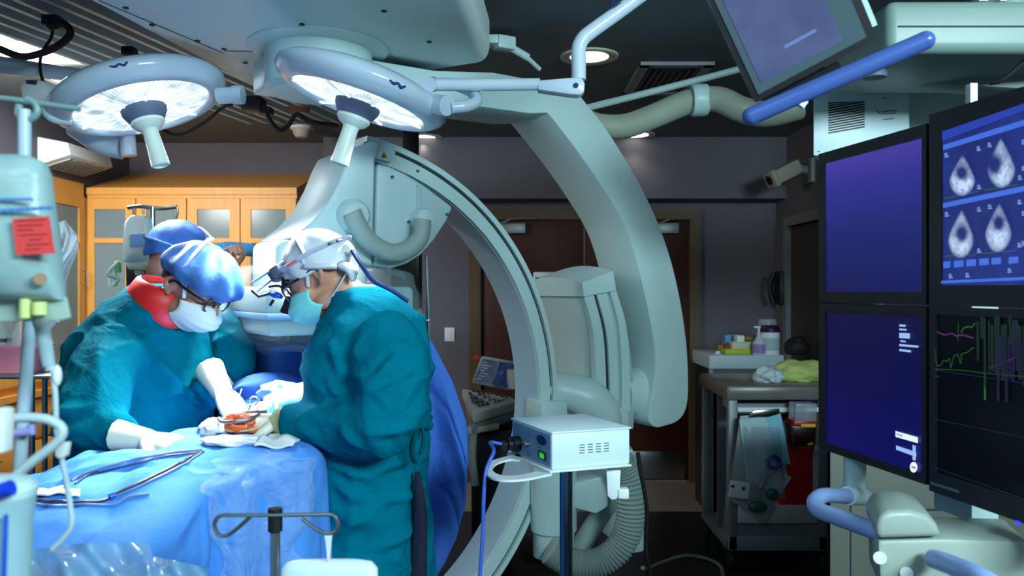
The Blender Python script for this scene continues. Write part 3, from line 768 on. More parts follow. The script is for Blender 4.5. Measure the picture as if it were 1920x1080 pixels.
# other end boxes top left
t = thing('ceiling_bracket_box', 'bright white angular housing on an arm left of the left lamp', 'housing', P(65, 170, 3.1))
part('shell', MB().prism([P(37, 160, 3.05), P(52, 145, 3.05), P(84, 152, 3.05), P(95, 192, 3.05), P(75, 196, 3.05), P(40, 186, 3.05)], V((0, .12, 0)), .01), white_plastic, t)
part('hook_plate', MB().prism([P(48, 150, 3.04), P(68, 150, 3.04), P(66, 158, 3.04), P(50, 156, 3.04)], V((0, .008, 0))), seam_dark, t)
# hanging cables at the rails
def cable(name, pts, r, m, label, cat='cable', group=None):
    return solo(name, MB().tube(pts, r, 8, 6), m, label, cat, group, 60)
cable('ceiling_cable', PT([(-20, 84), (0, 92), (40, 106), (80, 99), (115, 82), (132, 62), (120, 45), (98, 50), (92, 46)], 2.95), .014, mat('cable_brown', (44, 30, 32), .5), 'thick dark looped cable hanging from the rails in the top corner')
cable('ceiling_cable', PT([(100, 48), (96, 70), (84, 90), (76, 110), (76, 135), (84, 160), (94, 178)], 3.1), .006, black_rubber, 'thin black cable dangling from the rail behind the left lamp')
cable('ceiling_cable', PT([(306, 244), (325, 252), (350, 248), (385, 228), (420, 200), (436, 196)], 3.3), .007, black_rubber, 'thin black cable curving down just right of the left lamp')
cable('ceiling_cable', PT([(458, 186), (490, 196), (504, 222), (522, 243), (540, 236), (556, 214), (580, 228), (634, 236)], 3.5), .01, black_rubber, 'black cable sagging in a V between the two surgical lamps')
t = thing('cable_clamp', 'dark cable clamp block under the rails between the lamps', 'clamp', P(478, 196, 3.5))
part('body', MB().box(P(476, 196, 3.52), (.09, .1, .06), None, .01).box(P(500, 208, 3.52), (.05, .06, .03), None, .006), black_plastic, t)
part('clip', MB().box(P(560, 205, 3.55), (.09, .05, .02), None, .004), mat('clip_red', (150, 70, 60), .5), t)
solo('rail_stop', MB().box(P(243, 97, 3.2), (.05, .05, .035), None, .006), black_plastic, 'small black stop block on the rail above the left lamp', 'stop')
solo('rail_connector', MB().box(P(102, 42, 3.05), (.06, .08, .04), None, .006), mat('connector_navy', (20, 28, 48), .5), 'navy cable connector on the rail in the top corner', 'connector')

# ================================================================ monitor bank
MA = V((.843, 2.2, 0)); MD = V((.196, -.981, 0)).normalized(); MN = V((-.981, -.196, 0)).normalized(); UP = V((0, 0, 1))
def mon(t, z, off=0): return MA+MD*t+MN*off+UP*z
def scr(px, py, off=0):
    """hit of the photo ray with the plane of the screens"""
    d = V(((px-960)/F, 1, (540-py)/F)); o = V((0, 0, CAMZ)); q = MA+MN*off
    k = (q-o).dot(MN)/d.dot(MN); return o+d*k
def mrect(mb, t0, t1, z0, z1, off, th): mb.prism([mon(t0, z0, off), mon(t1, z0, off), mon(t1, z1, off), mon(t0, z1, off)], -MN*th)
def screen_mat(name, fn):
    m = bpy.data.materials.new(name); m.use_nodes = True; nt = m.node_tree; fn(nt, nt.nodes, nt.links, nt.nodes['Principled BSDF'])
    b = nt.nodes['Principled BSDF']; b.inputs['Specular IOR Level'].default_value = .25; b.inputs['Base Color'].default_value = (.004, .004, .006, 1); b.inputs['Roughness'].default_value = .35; return m
def ramp_z(cols, z0, z1, s):
    def f(nt, N, L, b):
        g = N.new('ShaderNodeNewGeometry'); sx = N.new('ShaderNodeSeparateXYZ'); L.new(g.outputs['Position'], sx.inputs[0])
        mr = N.new('ShaderNodeMapRange'); mr.inputs[1].default_value = z0; mr.inputs[2].default_value = z1; L.new(sx.outputs['Z'], mr.inputs[0])
        cr = N.new('ShaderNodeValToRGB'); e = cr.color_ramp.elements
        for i, (p, c) in enumerate(cols):
            q = e[i] if i < 2 else e.new(p); q.position = p; q.color = srgb(*c)
        L.new(mr.outputs[0], cr.inputs[0]); L.new(cr.outputs[0], b.inputs['Emission Color']); b.inputs['Emission Strength'].default_value = s
    return f
def bright_noise(c0, c1, scale, s, seed=0):
    def f(nt, N, L, b):
        tc = N.new('ShaderNodeTexCoord'); n = N.new('ShaderNodeTexNoise'); n.inputs['Scale'].default_value = scale; n.inputs['Detail'].default_value = 3; L.new(tc.outputs['Object'], n.inputs['Vector'])
        cr = N.new('ShaderNodeValToRGB'); cr.color_ramp.elements[0].position = .3; cr.color_ramp.elements[1].position = .7
        cr.color_ramp.elements[0].color = srgb(*c0); cr.color_ramp.elements[1].color = srgb(*c1)
        L.new(n.outputs['Fac'], cr.inputs[0]); L.new(cr.outputs[0], b.inputs['Emission Color']); b.inputs['Emission Strength'].default_value = s
    return f
S1 = screen_mat('screen_violet', ramp_z([(0, (10, 18, 84)), (1, (72, 60, 160)), (.45, (20, 30, 112)), (.78, (46, 44, 142))], 1.53, 1.9, 1))
S2 = screen_mat('screen_navy', ramp_z([(0, (10, 10, 92)), (1, (6, 6, 62)), (.5, (6, 6, 72))], 1.13, 1.49, 1))
S3 = screen_mat('screen_echo', bright_noise((26, 38, 108), (34, 52, 138), 9, 1))
S4 = glow('screen_black', (2, 3, 6), 1); S4.node_tree.nodes['Principled BSDF'].inputs['Specular IOR Level'].default_value = .15; S4.node_tree.nodes['Principled BSDF'].inputs['Base Color'].default_value = (.002, .002, .002, 1)
gbl = glow('pixel_blue', (60, 105, 215), 1); gpale = glow('pixel_pale', (150, 190, 245), 1); gwhite = glow('pixel_white', (225, 238, 255), 1.1)
echo = screen_mat('pixel_echo', bright_noise((60, 100, 176), (150, 190, 235), 60, 1))
echod = screen_mat('pixel_echo_dark', bright_noise((22, 34, 84), (46, 70, 140), 40, 1))
ggreen = glow('pixel_green', (60, 140, 50), .45); gpurp = glow('pixel_purple', (130, 46, 150), .45); gdim = glow('pixel_dim_blue', (20, 48, 100), .5); gdg = glow('pixel_dim_green', (16, 44, 20), .6); gdp = glow('pixel_dim_purple', (34, 20, 66), .6)
def qpoly(mb, pts, off): mb.add([scr(x, y, off) for x, y in pts], [tuple(range(len(pts)))])
def monitor(t0, t1, z0, z1, st0, st1, sz0, sz1, smat, label, name='wall_of_screens_monitor'):
    t = thing('monitor', label, 'monitor', mon((t0+t1)/2, z0), 'bank of four monitors')
    b = MB()
    mrect(b, t0, st0, z0, z1, .0, .03); mrect(b, st1, t1, z0, z1, .0, .03); mrect(b, st0, st1, z0, sz0, .0, .03); mrect(b, st0, st1, sz1, z1, .0, .03)
    bz = part('bezel', b, bezel_black, t)
    bk = MB(); mrect(bk, t0+.006, t1-.006, z0+.006, z1-.006, -.031, .04); part('back_shell', bk, black_plastic, t)
    s = MB(); mrect(s, st0, st1, sz0, sz1, -.004, .004)
    return t, s, bz
m1, s, bz = monitor(0, .42, 1.512, 1.918, .0285, .406, 1.54, 1.888, S1, 'upper monitor of the column nearer the back wall, blank violet blue screen')
part('screen', s, S1, m1)
b = MB()
for i in range(14): mrect(b, .409, .417, 1.74+i*.009, 1.746+i*.009, .002, .003)
parts_each('button', b, mat('button_grey', (40, 48, 54), .5), m1)
m2, s, bz = monitor(0, .42, 1.11, 1.508, .0285, .406, 1.13, 1.484, S2, 'lower monitor of the column nearer the back wall, dark blue screen with small white text')
part('screen', s, S2, m2)
o = .0005
tx = MB()
for y0, y1, x0, x1 in ((608, 612, 1686, 1698), (616, 619, 1686, 1700), (624, 634, 1686, 1706), (638, 641, 1688, 1698)): qpoly(tx, [(x0, y0), (x1, y0+1), (x1, y1+1), (x0, y1)], o)
for y, x1 in ((645, 1722), (654, 1708)): qpoly(tx, [(1686, y), (x1, y+3), (x1, y+7), (1686, y+4)], o)
qpoly(tx, [(1680, 835), (1718, 848), (1718, 857), (1680, 843)], o); qpoly(tx, [(1711, 834), (1717, 836), (1717, 864), (1711, 862)], o)
parts_each('screen_text', tx, gpale, m2)
wt = MB(); qpoly(wt, [(1679, 808), (1721, 820), (1721, 831), (1679, 819)], o)
qpoly(wt, [(1713+7*math.cos(a), 876+10*math.sin(a)) for a in [i*math.pi/10 for i in range(20)]], o)
parts_each('screen_badge', wt, gwhite, m2)
dk = MB()
for i in range(4): qpoly(dk, [(1681+i*3, 812+i), (1683+i*3, 812.6+i), (1683+i*3, 816+i), (1681+i*3, 815.4+i)], o*2)
qpoly(dk, [(1709, 874), (1717, 876), (1717, 879), (1709, 877)], o*2)
parts_each('screen_mark', dk, gbl, m2)
m3, s, bz = monitor(.43, .84, 1.512, 1.935, .467, .822, 1.556, 1.89, S3, 'upper monitor of the column nearer the camera, showing four ultrasound heart pictures')
part('screen', s, S3, m3)
def ez(zx, zy): return (1740+zx/2.844, 180+zy/2.844)
bars = MB()
for q in ([(75, 190), (700, -25), (700, 8), (75, 240)],): qpoly(bars, [ez(*p) for p in q], o*.5)
part('top_band', bars, glow('pixel_band', (32, 56, 170), 1), m3)
bars = MB()
for q in ([(80, 262), (690, 70), (690, 104), (80, 290)], [(80, 572), (690, 440), (690, 472), (80, 598)], [(70, 985), (690, 957), (690, 974), (70, 1000)]): qpoly(bars, [ez(*p) for p in q], o)
for i, x in enumerate((82, 138, 204, 272, 338, 430)): qpoly(bars, [ez(x, 884-i*5), ez(x+(38 if i == 0 else 52), 880-i*5), ez(x+(38 if i == 0 else 52), 915-i*5), ez(x, 920-i*5)], o)
parts_each('menu_bar', bars, gbl, m3)
def blob(pts, off): return [ez(*p) for p in pts]
def heart(cx, cy, w, h, lean, hole, seed):
    """soft ultrasound picture: fan of rings with brightness stored per vertex"""
    na, nr = 40, 12; vs = []; cs_ = []; fs = []; rn = random.Random(seed)
    for i in range(na):
        A = 2*math.pi*i/na; sx, sy = math.sin(A), -math.cos(A)          # sy<0 = up
        wid = w*(.30+.70*min(1, (sy+1)/1.25)) if sy < .25 else w
        for k in range(nr+1):
            f = k/nr; x = cx+lean*(1-(sy+1)/2)*f+sx*wid*f; y = cy+sy*h*f
            hx, hy, hr = hole; dd = math.hypot((x-cx-hx)/(w*hr), (y-cy-hy)/(h*hr*.8))
            br = (1-math.exp(-max(dd-.55, 0)**2*3))*(1-f**5)*(.62+.38*max(sy, -.2))
            br *= .8+.45*float(vnoise(np.array([[x*.09, y*.09, seed*3.1]]), seed)[0])+.10*rn.random()
            vs.append(scr(*ez(x, y), o)); cs_.append(max(0, min(1, br)))
    for i in range(na):
        j = (i+1) % na
        for k in range(nr): fs.append((i*(nr+1)+k, j*(nr+1)+k, j*(nr+1)+k+1, i*(nr+1)+k+1))
    mb = MB(); mb.add(vs, fs); me = mb.mesh('echo'); at = me.color_attributes.new('glow', 'FLOAT_COLOR', 'POINT')
    for i, c in enumerate(cs_): at.data[i].color = (c, c, c, 1)
    return finish('echo_picture', me, echo_m, m3, 180)
def echo_fn(nt, N, L, b):
    a_ = N.new('ShaderNodeAttribute'); a_.attribute_name = 'glow'
    cr = N.new('ShaderNodeValToRGB'); cr.color_ramp.elements[0].color = srgb(28, 42, 116); cr.color_ramp.elements[1].color = srgb(196, 222, 255); cr.color_ramp.elements[1].position = .85
    L.new(a_.outputs['Fac'], cr.inputs[0]); L.new(cr.outputs[0], b.inputs['Emission Color']); b.inputs['Emission Strength'].default_value = 1
echo_m = screen_mat('pixel_echo', echo_fn)
heart(180, 425, 74, 112, 5, (0, -15, .42), 1); heart(392, 360, 80, 134, -4, (-38, 5, .5), 2); heart(172, 738, 74, 130, 8, (8, -4, .42), 3); heart(372, 705, 76, 132, 8, (4, -28, .38), 4)
tr = MB()
for q in ([(85, 545), (270, 505), (270, 510), (85, 550)], [(300, 500), (480, 470), (480, 475), (300, 505)], [(85, 853), (255, 843), (255, 848), (85, 858)], [(285, 838), (470, 822), (470, 827), (285, 843)]): qpoly(tr, blob(q, o), o)
parts_each('ecg_trace', tr, ggreen, m3)
tt = MB()
for x, y in ((88, 310), (260, 275), (318, 255), (262, 480), (480, 430), (90, 625), (262, 600), (320, 585), (478, 560), (262, 820), (478, 790), (110, 955), (200, 950), (425, 925), (500, 240), (500, 380), (500, 620), (500, 780)):
    for k_ in range(3): qpoly(tt, blob([(x, y+k_*9-4), (x+14+k_*4, y+k_*9-7), (x+14+k_*4, y+k_*9-3), (x, y+k_*9)], o), o)
part('screen_text', tt, gpale, m3)
m4, s, bz = monitor(.43, .84, 1.10, 1.508, .452, .822, 1.145, 1.492, S4, 'lower monitor of the column nearer the camera, black screen with green and purple traces')
part('screen', s, S4, m4)
def trace(mb, pts, w):
    for a, b2 in zip(pts, pts[1:]): quad_line(mb, scr(a[0], a[1], o), scr(b2[0], b2[1], o), w, MN)
g1 = MB(); rnd = random.Random(3)
trace(g1, [(1752, 655), (1757, 687), (1765, 684), (1768, 676), (1776, 677), (1780, 672), (1783, 690)], .0014)
trace(g1, [(1783, 690), (1788, 668), (1796, 664), (1801, 682), (1803, 664), (1815, 660), (1823, 652), (1827, 654)], .0014)
trace(g1, [(1802, 624), (1806, 616), (1815, 612), (1822, 614), (1828, 606)], .0025); trace(g1, [(1796, 640), (1797, 604)], .0012)
trace(g1, [(1752, 692), (1800, 694), (1850, 700), (1920, 706)], .001)
trace(g1, [(1846, 700), (1847, 750)], .0045)
parts_each('green_trace', g1, ggreen, m4)
g2 = MB()
trace(g2, [(1757, 622), (1770, 628), (1786, 625), (1792, 630), (1805, 628), (1826, 634)], .003); trace(g2, [(1856, 690), (1905, 670)], .002)
part('purple_trace', g2, gpurp, m4)
g3 = MB()
for y0, y1 in ((694, 718), (786, 820), (876, 936)): trace(g3, [(1752, y0), (2010, y0+(y1-y0)*258/168)], .0012)
trace(g3, [(1750, 705), (1762, 706)], .003)
part('grid_line', g3, gdim, m4)
g4 = MB()
for i in range(14):
    x = 1832+i*6.5+rnd.random()*3; y0 = 592+rnd.random()*20; y1 = y0+40+rnd.random()*90
    trace(g4, [(x, y0), (x+1, y1)], .004+rnd.random()*.004)
parts_each('dim_green_bar', g4, gdg, m4)
g5 = MB()
for i in range(9):
    x = 1868+i*6+rnd.random()*3; y0 = 600+rnd.random()*40; trace(g5, [(x, y0), (x+1, y0+50+rnd.random()*70)], .006)
parts_each('dim_purple_bar', g5, gdp, m4)
led = MB(); c = scr(1908, 980, .002); led.box(c, (.004, .01, .006)); part('power_light', led, glow('led_blue', (40, 50, 255), 2), m4)
mk = MB(); trace(mk, [(1744, 905), (1798, 922)], .006); part('maker_mark', mk, mat('mark_grey', (96, 110, 118), .5), m4)
# frame behind the bank with junction box and handle arm
fr = thing('monitor_rack', 'pale steel frame and post carrying the bank of four monitors', 'frame', mon(.42, 1.0))
f = MB()
for z in (1.3, 1.72): mrect(f, .0, .86, z-.03, z+.03, -.075, .04)
mrect(f, .30, .42, 1.02, 1.9, -.118, .07)
part('rack', f, dull_enamel, fr)
part('post', MB().tube([P(1603, 845, 2.1), P(1603, 920, 2.1)], .028, 16, 0).tube([P(1603, 915, 2.1), P(1603, 937, 2.1)], .036, 16, 0), white_enamel, fr)
part('top_stud', MB().mm((P(1815, 0, 1.78).x, 1.77, 1.93), (P(1828, 0, 1.78).x, 1.79, P(0, 158, 1.78).z)), glow('stud_white', (190, 215, 225), .25), fr) if False else part('top_stud', MB().mm((P(1815, 0, 1.78).x, 1.77, 1.93), (P(1828, 0, 1.78).x, 1.79, P(0, 158, 1.78).z)), white_plastic, fr)
blue_grip = mat('handle_blue', (150, 178, 232), .35, var=.03)
hdl = thing('handle_bar', 'pale blue bent handle tube under the monitor bank', 'handle', P(1560, 950, 1.85))
part('grip', MB().tube([P(1612, 930, 2.08), P(1580, 930, 2.02), P(1545, 929, 1.95), P(1528, 940, 1.9), P(1535, 956, 1.84), P(1570, 970, 1.76), P(1610, 984, 1.68), P(1660, 1002, 1.6)], .0185, 16, 8), blue_grip, hdl, 60)
part('socket', MB().tube([P(1588, 930, 2.04), P(1618, 930, 2.09)], .024, 16, 0), white_enamel, hdl)
cs = thing('control_console', 'cream moulded console housing below the monitors', 'console', P(1760, 1010, 1.6))
yq = 1.55
prof = [(1643, 1012), (1643, 985), (1650, 966), (1668, 958), (1705, 957), (1738, 966), (1757, 984), (1768, 1008)]
part('cap', MB().prism([P(x, y, yq) for x, y in prof], V((.05, .16, 0)), .012, 3), mat('console_cream', (152, 164, 154), .4), cs, 40)
part('body', MB().prism([P(1645, 1013, yq+.01), P(1772, 1010, yq+.01), P(1930, 1015, yq+.01), P(1930, 1220, yq+.01), P(1700, 1180, yq+.01), P(1650, 1100, yq+.01)], V((.05, .16, 0)), .01), mat('console_cream', (0, 0, 0)), cs, 40)
parts_each('screw', MB().cyl(P(1650, 1046, yq), P(1650, 1046, yq+.02), .012).cyl(P(1700, 1075, yq), P(1700, 1075, yq+.02), .012), white_plastic, cs)
part('grip', MB().tube([P(1752, 1048, yq-.02), P(1790, 1062, yq-.1), P(1850, 1090, yq-.2), P(1920, 1140, yq-.25)], .0185, 16, 6), blue_grip, cs, 60)
# pale cabinet behind
pc = thing('equipment_cabinet', 'tall greenish grey equipment cabinet standing behind the monitor bank', 'cabinet', (1.6, 2.95, 0))
x0 = P(1556, 0, 2.8).x
part('body', MB().prism([V((x0, 2.8, 0)), V((2.5, 2.8, 0)), V((2.5, 3.2, 0)), V((x0*3.2/2.8+.02, 3.2, 0))], V((0, 0, P(0, 930, 2.8).z+.32)), .006), mat('cabinet_grey_green', (104, 108, 98), .5), pc)
part('seam', MB().mm((P(1680, 0, 2.8).x, 2.797, P(0, 957, 2.8).z), (P(1835, 0, 2.8).x, 2.802, P(0, 954, 2.8).z)).mm((x0+.07, 2.797, .03), (x0+.074, 2.802, 1.05)), seam_dark, pc)
# white box with louvres above the bank
wx0, wx1 = P(1525, 0, 2.5).x, P(1705, 0, 2.5).x; wz1 = P(0, 150, 2.5).z; wz0 = P(0, 292, 2.5).z
wb_ = thing('speaker_box', 'white metal box with diagonal black louvres above the monitors', 'speaker', ((wx0+wx1)/2, 2.55, wz0))
part('case', MB().prism([V((wx0, 2.5, wz0)), V((wx1, 2.5, wz0)), V((wx1, 2.5, wz1)), V((wx0, 2.5, wz1))], V((.058, .12, 0)), .004), mat('box_white', (206, 226, 230), .4), wb_)
lv = MB(); n = 13
gx0, gx1, gz0, gz1 = P(1553, 0, 2.5).x, P(1621, 0, 2.5).x, P(0, 251, 2.5).z, P(0, 190, 2.5).z
for i in range(n):
    z = gz0+(gz1-gz0)*(i+.0)/n; sl_ = .02
    pts = [(gx0, z), (gx1, z+sl_), (gx1, z+sl_+.0045), (gx0, z+.0045)]
    pts = [(x, min(zz, gz1)) for x, zz in pts]
    lv.prism([V((x, 2.4985, zz)) for x, zz in pts], V((0, .003, 0)))
part('louvres', lv, black_plastic, wb_)
tx = MB()
for (xa, ya_), (xb, yb2) in (((1643, 207), (1652, 214)), ((1652, 210), (1682, 207)), ((1655, 213), (1680, 212)), ((1656, 224), (1676, 222)), ((1657, 185), (1662, 184)), ((1533, 284), (1538, 284))):
    quad_line(tx, P(xa, ya_, 2.498), P(xb, yb2, 2.498), .0025, V((0, -1, 0)))
parts_each('printed_line', tx, mat('print_grey', (96, 112, 116), .6), wb_, solid=.001)
parts_each('bracket', MB().mm((wx0+.12, 2.56, wz1), (wx0+.18, 2.62, 2.3)).mm((wx1+.02, 2.6, wz0+.05), (wx1+.26, 2.63, wz1-.01)), dull_enamel, wb_)
# overhead boom
bm_ = thing('ceiling_boom', 'grey green box shaped ceiling boom in the top right corner', 'boom', (1.3, 2.1, 2.2))
boom = mat('boom_green', (126, 148, 140), .4, var=.04)
part('beam', MB().prism([V((.93, 1.98, 2.135)), V((.93, 2.4, 2.13)), V((.93, 2.4, 2.27)), V((.93, 1.98, 2.265))], V((1.3, 0, 0)), .025, 4), boom, bm_, 40)
part('underbox', MB().prism([P(1606, 140, 2.35), P(1650, 150, 2.3), P(1930, 168, 2.2), P(1930, 110, 2.2), P(1660, 108, 2.3), P(1616, 124, 2.35)], V((0, .1, 0)), .012), boom, bm_, 40)
part('seam', MB().mm((.955, 1.978, 2.195), (2.2, 1.982, 2.199)), seam_dark, bm_)
part('knuckle', MB().lathe([(0, 0), (.03, 0), (.032, .02), (.028, .05), (0, .05)], P(1640, 146, 2.12), (0, 0, 1), 20), rubber_grey, bm_)
part('lug', MB().mm((P(1845, 0, 1.98).x, 2.0, 2.268), (P(1862, 0, 1.98).x, 2.03, 2.36)).mm((P(1885, 0, 1.98).x, 2.0, 2.268), (P(1897, 0, 1.98).x, 2.03, 2.36)), white_plastic, bm_)
part('ceiling_mount', MB().cyl((1.35, 2.2, 2.27), (1.35, 2.2, ZC), .09), boom, bm_)
part('cable', MB().tube([P(1930, 105, 2.05), P(1905, 130, 2.05), P(1880, 150, 2.06), P(1855, 156, 2.08)], .006, 8), black_rubber, bm_)
# tilted touch display
bl, br_ = P(1418, 192, 1.52), P(1645, 72, 1.46); tu = (br_-bl); tw = tu.length; tu.normalize()
tl = P(1338, -5, 1.46); tv = (tl-bl); tv = (tv-tu*tv.dot(tu)).normalized(); tn = tu.cross(tv); tn = tn if tn.y < 0 else -tn
td = thing('touch_display', 'tilted black framed touch display hanging at the top edge, reflecting a lamp', 'display', bl)
th_ = .3
def tq(a, b2, n=0): return bl+tu*a+tv*b2+tn*n
def tr4(mb, a0, a1, b0, b1, n, d): mb.prism([tq(a0, b0, n), tq(a1, b0, n), tq(a1, b1, n), tq(a0, b1, n)], -tn*d)
m = MB(); tr4(m, 0, tw, 0, th_, 0, .03); part('frame', m, black_plastic, td)
m = MB(); tr4(m, .009, tw-.016, .012, th_, .002, .003)
gs = mat('display_glass', (70, 84, 92), .12, var=.05, spec=.8); part('glass', m, gs, td)
sm2 = screen_mat('display_lit', bright_noise((66, 84, 124), (98, 116, 164), 5, .95)); sm2.node_tree.nodes['Principled BSDF'].inputs['Roughness'].default_value = .1
m = MB(); tr4(m, .022, tw-.055, .028, th_, .003, .001); part('screen', m, sm2, td)
ic = MB()
for a, b2, l in ((.03, .20, .018), (.13, .165, .03), (.085, .065, .06), (.09, .20, .02), (.06, .235, .016), (.15, .215, .03)): tr4(ic, a, a+l, b2, b2+.006, .0036, .0005)
parts_each('screen_text', ic, glow('display_text', (110, 150, 220), .8), td)
m = MB(); tr4(m, tw-.004, tw+.012, .02, th_, -.012, .05); part('back_shell', m, dull_enamel, td)
part('arm', MB().cyl(tq(tw*.5, th_, -.02), tq(tw*.5, th_+.12, -.05)+V((0, .2, .25)), .022), dull_enamel, td)
ha, hb = P(1408, 218, 1.50), P(1735, 76, 1.42)
hm = mat('handle_dark_blue', (66, 90, 156), .25, var=.04)
part('handle_bar', MB().tube([ha, ha.lerp(hb, .5), hb], .0165, 18, 0).ball(ha, .0165).ball(hb, .0165), hm, td, 60)
part('handle_knob', MB().cyl(P(1500, 200, 1.48), P(1509, 188, 1.48), .0075), white_plastic, td)
m = MB(); m.prism([tq(.05, -.004, .002), tq(.16, -.004, .002), tq(.16, -.022, .0), tq(.05, -.022, 0)], -tn*.012); part('handle_mount', m, black_plastic, td)

# ================================================================ instrument box on its stand
bz0, bz1 = 1.095, 1.185
c0 = V((.1, 2.0, bz0)); e1 = V((.2055, .074, 0)); e2 = V((-.1, .2166, 0)); H = V((0, 0, bz1-bz0))
bx = thing('instrument_box', 'white instrument box with a green switch and vent slots on the chrome stand', 'medical device', c0)
box_w = mat('device_white', (214, 232, 240), .35, var=.02)
part('case', MB().prism([c0, c0+e1, c0+e1+e2, c0+e2], H, .004), box_w, bx)
lid = MB(); q = -.0035
lid.prism([c0+H-(e1+e2)*.012, c0+H+e1*1.012-e2*.012, c0+H+(e1+e2)*1.012, c0+H+e2*1.012-e1*.012], V((0, 0, .005)), .0015); part('lid', lid, box_w, bx)
n2 = V((-e2.y, e2.x, 0)).normalized(); n2 = n2 if n2.x < 0 else -n2      # out of the left face
n1 = V((e1.y, -e1.x, 0)).normalized()
def lf(u, v, off=.001): return c0+e2*u+H*v+n2*off
part('front_panel', MB().prism([lf(.03, .05), lf(.97, .05), lf(.97, .95), lf(.03, .95)], -n2*.002), mat('panel_grey', (122, 142, 172), .4), bx)
part('badge', MB().prism([lf(.235+.115*math.cos(a), .7+.14*math.sin(a)+.02, .002) for a in [i*math.pi/14 for i in range(28)]], -n2*.002), mat('badge_navy', (26, 36, 84), .35), bx)
sw_ = part('power_switch', MB().prism([lf(.12, .18, .003), lf(.3, .2, .003), lf(.3, .42, .003), lf(.12, .4, .003)], -n2*.003), black_plastic, bx)
part('switch_light', MB().prism([lf(.16, .22, .005), lf(.25, .23, .005), lf(.25, .38, .005), lf(.16, .36, .005)], -n2*.003), glow('switch_green', (24, 190, 60), .9), sw_)
part('dial', MB().lathe([(0, 0), (.009, 0), (.009, .008), (.006, .012), (0, .012)], lf(.56, .46), n2, 20), steel, bx)
tx = MB()
for u, v in ((.5, .72), (.52, .2), (.5, .13), (.24, .48)): tx.prism([lf(u, v, .0016), lf(u+.08, v, .0016), lf(u+.08, v+.03, .0016), lf(u, v+.03, .0016)], -n2*.001)
parts_each('printed_text', tx, mat('print_navy', (70, 86, 120), .5), bx)
part('connector', MB().lathe([(0, 0), (.021, 0), (.021, .02), (.016, .022), (.016, .035), (0, .035)], lf(.8, .36), n2, 24).box(lf(.86, .3, .03), (.03, .035, .022), None, .003), black_plastic, bx)
def rf(u, v, off=.0006): return c0+e1*u+H*v+n1*off
vs_ = MB()
for i in range(4):
    for j in range(4):
        u = .345+i*.105; v = .4+j*.075
        vs_.prism([rf(u, v), rf(u+.065, v), rf(u+.065, v+.022), rf(u, v+.022)], -n1*.001)
part('vent_slots', vs_, mat('slot_dark', (46, 34, 66), .6), bx)
cable('device_cable', [lf(.84, .36, .045), lf(.95, .45, .07)+V((0, -.03, 0)), P(926, 846, 2.0), P(912, 880, 1.97), P(907, 930, 1.95), P(905, 1000, 1.95), P(898, 1110, 1.95)], .0048, mat('cable_blue', (60, 96, 196), .4), 'blue cable hanging from the white instrument box')
st = thing('device_stand', 'chrome pole stand with a flat oval handled tray under the white box', 'stand', (.175, 2.08, 0))
tray = MB(); zt_ = bz0-.006
tray.prism([V((c0+v_).xy.to_tuple()+(zt_,)) for v_ in (-e1*.05-e2*.04, e1*1.0-e2*.04, e1*1.0+e2*1.02, -e1*.05+e2*1.02)], V((0, 0, .0055)), .002)
def tp(px, py):
    Y = (CAMZ-zt_)*F/(py-540); p = P(px, py, Y); p.z = zt_; return p
oc = crom([tp(1035, 892), tp(985, 902), tp(945, 904), tp(920, 898), tp(910, 884), tp(922, 868), tp(955, 858), tp(985, 853)], 6)
ic_ = crom([tp(1005, 888), tp(978, 894), tp(950, 896), tp(931, 892), tp(923, 883), tp(932, 872), tp(955, 865), tp(974, 866)], 6)
for a, b2, c2, d2 in zip(oc, oc[1:], ic_[1:], ic_): tray.prism([a, b2, c2, d2], V((0, 0, .0055)))
part('tray', tray, white_plastic, st)
part('pole', MB().cyl((.14, 2.07, .08), (.14, 2.07, zt_), .0165, seg=24), mat('pole_chrome', (110, 126, 150), .12, 1), st)
bs = MB().lathe([(0, 0), (.05, 0), (.05, .04), (.02, .06), (0, .06)], (.14, 2.07, .06), (0, 0, 1))
for i in range(5):
    a = i*2*math.pi/5; q = V((.14+.26*math.cos(a), 2.07+.26*math.sin(a), .065)); bs.tube([(.14, 2.07, .085), q], .016, 10, 0); bs.cyl(q-V((0, 0, .065)), q-V((0, 0, .0)), .024)
part('base', bs, black_plastic, st)
part('hook', MB().prism([P(1137, 884, 2.05), P(1164, 882, 2.05), P(1162, 925, 2.05), P(1157, 936, 2.05), P(1147, 938, 2.05), P(1139, 930, 2.05)], V((0, .012, 0)), .003).box(P(1168, 924, 2.06), (.028, .03, .026), None, .004), white_plastic, st)
cable('floor_cable', PT([(1196, 848, ), (1200, 880), (1208, 920), (1214, 970), (1212, 1030), (1222, 1090)], 2.7), .007, black_rubber, 'black cable dropping behind the white instrument box')
part('plug', MB().box(c0+e1*1.04+e2*.3+H*.45, (.03, .02, .02), None, .003).cyl(c0+e1*1.05+e2*.3+H*.45, c0+e1*1.12+e2*.3+H*.4, .006), black_plastic, bx)
# ================================================================ supply cart (right)
YCt = 4.35
def Q(px, py, y=YCt): return P(px, py, y)
cart_grey = mat('cart_grey', (120, 130, 136), .45, .2, var=.05)
cx0, cx1 = Q(1366, 0).x, Q(1552, 0).x; cd = .62
ct = thing('supply_cart', 'grey wheeled supply cart with a red bin panel in the dim right corner', 'cart', ((cx0+cx1)/2, YCt+cd/2, 0))
part('worktop', MB().mm((cx0-.02, YCt-.03, Q(0, 750).z), (cx1+.04, YCt+cd, Q(0, 722).z), .02), mat('cart_top', (104, 102, 98), .3, var=.1), ct)
fr = MB()
for x in (cx0, cx1-.05):
    for y in (YCt, YCt+cd-.05): fr.mm((x, y, .12), (x+.05, y+.05, Q(0, 748).z), .006)
fr.mm((cx0, YCt, .12), (cx1, YCt+.04, .2), .004); fr.mm((cx0, YCt+.02, .12), (cx1, YCt+cd, .16))
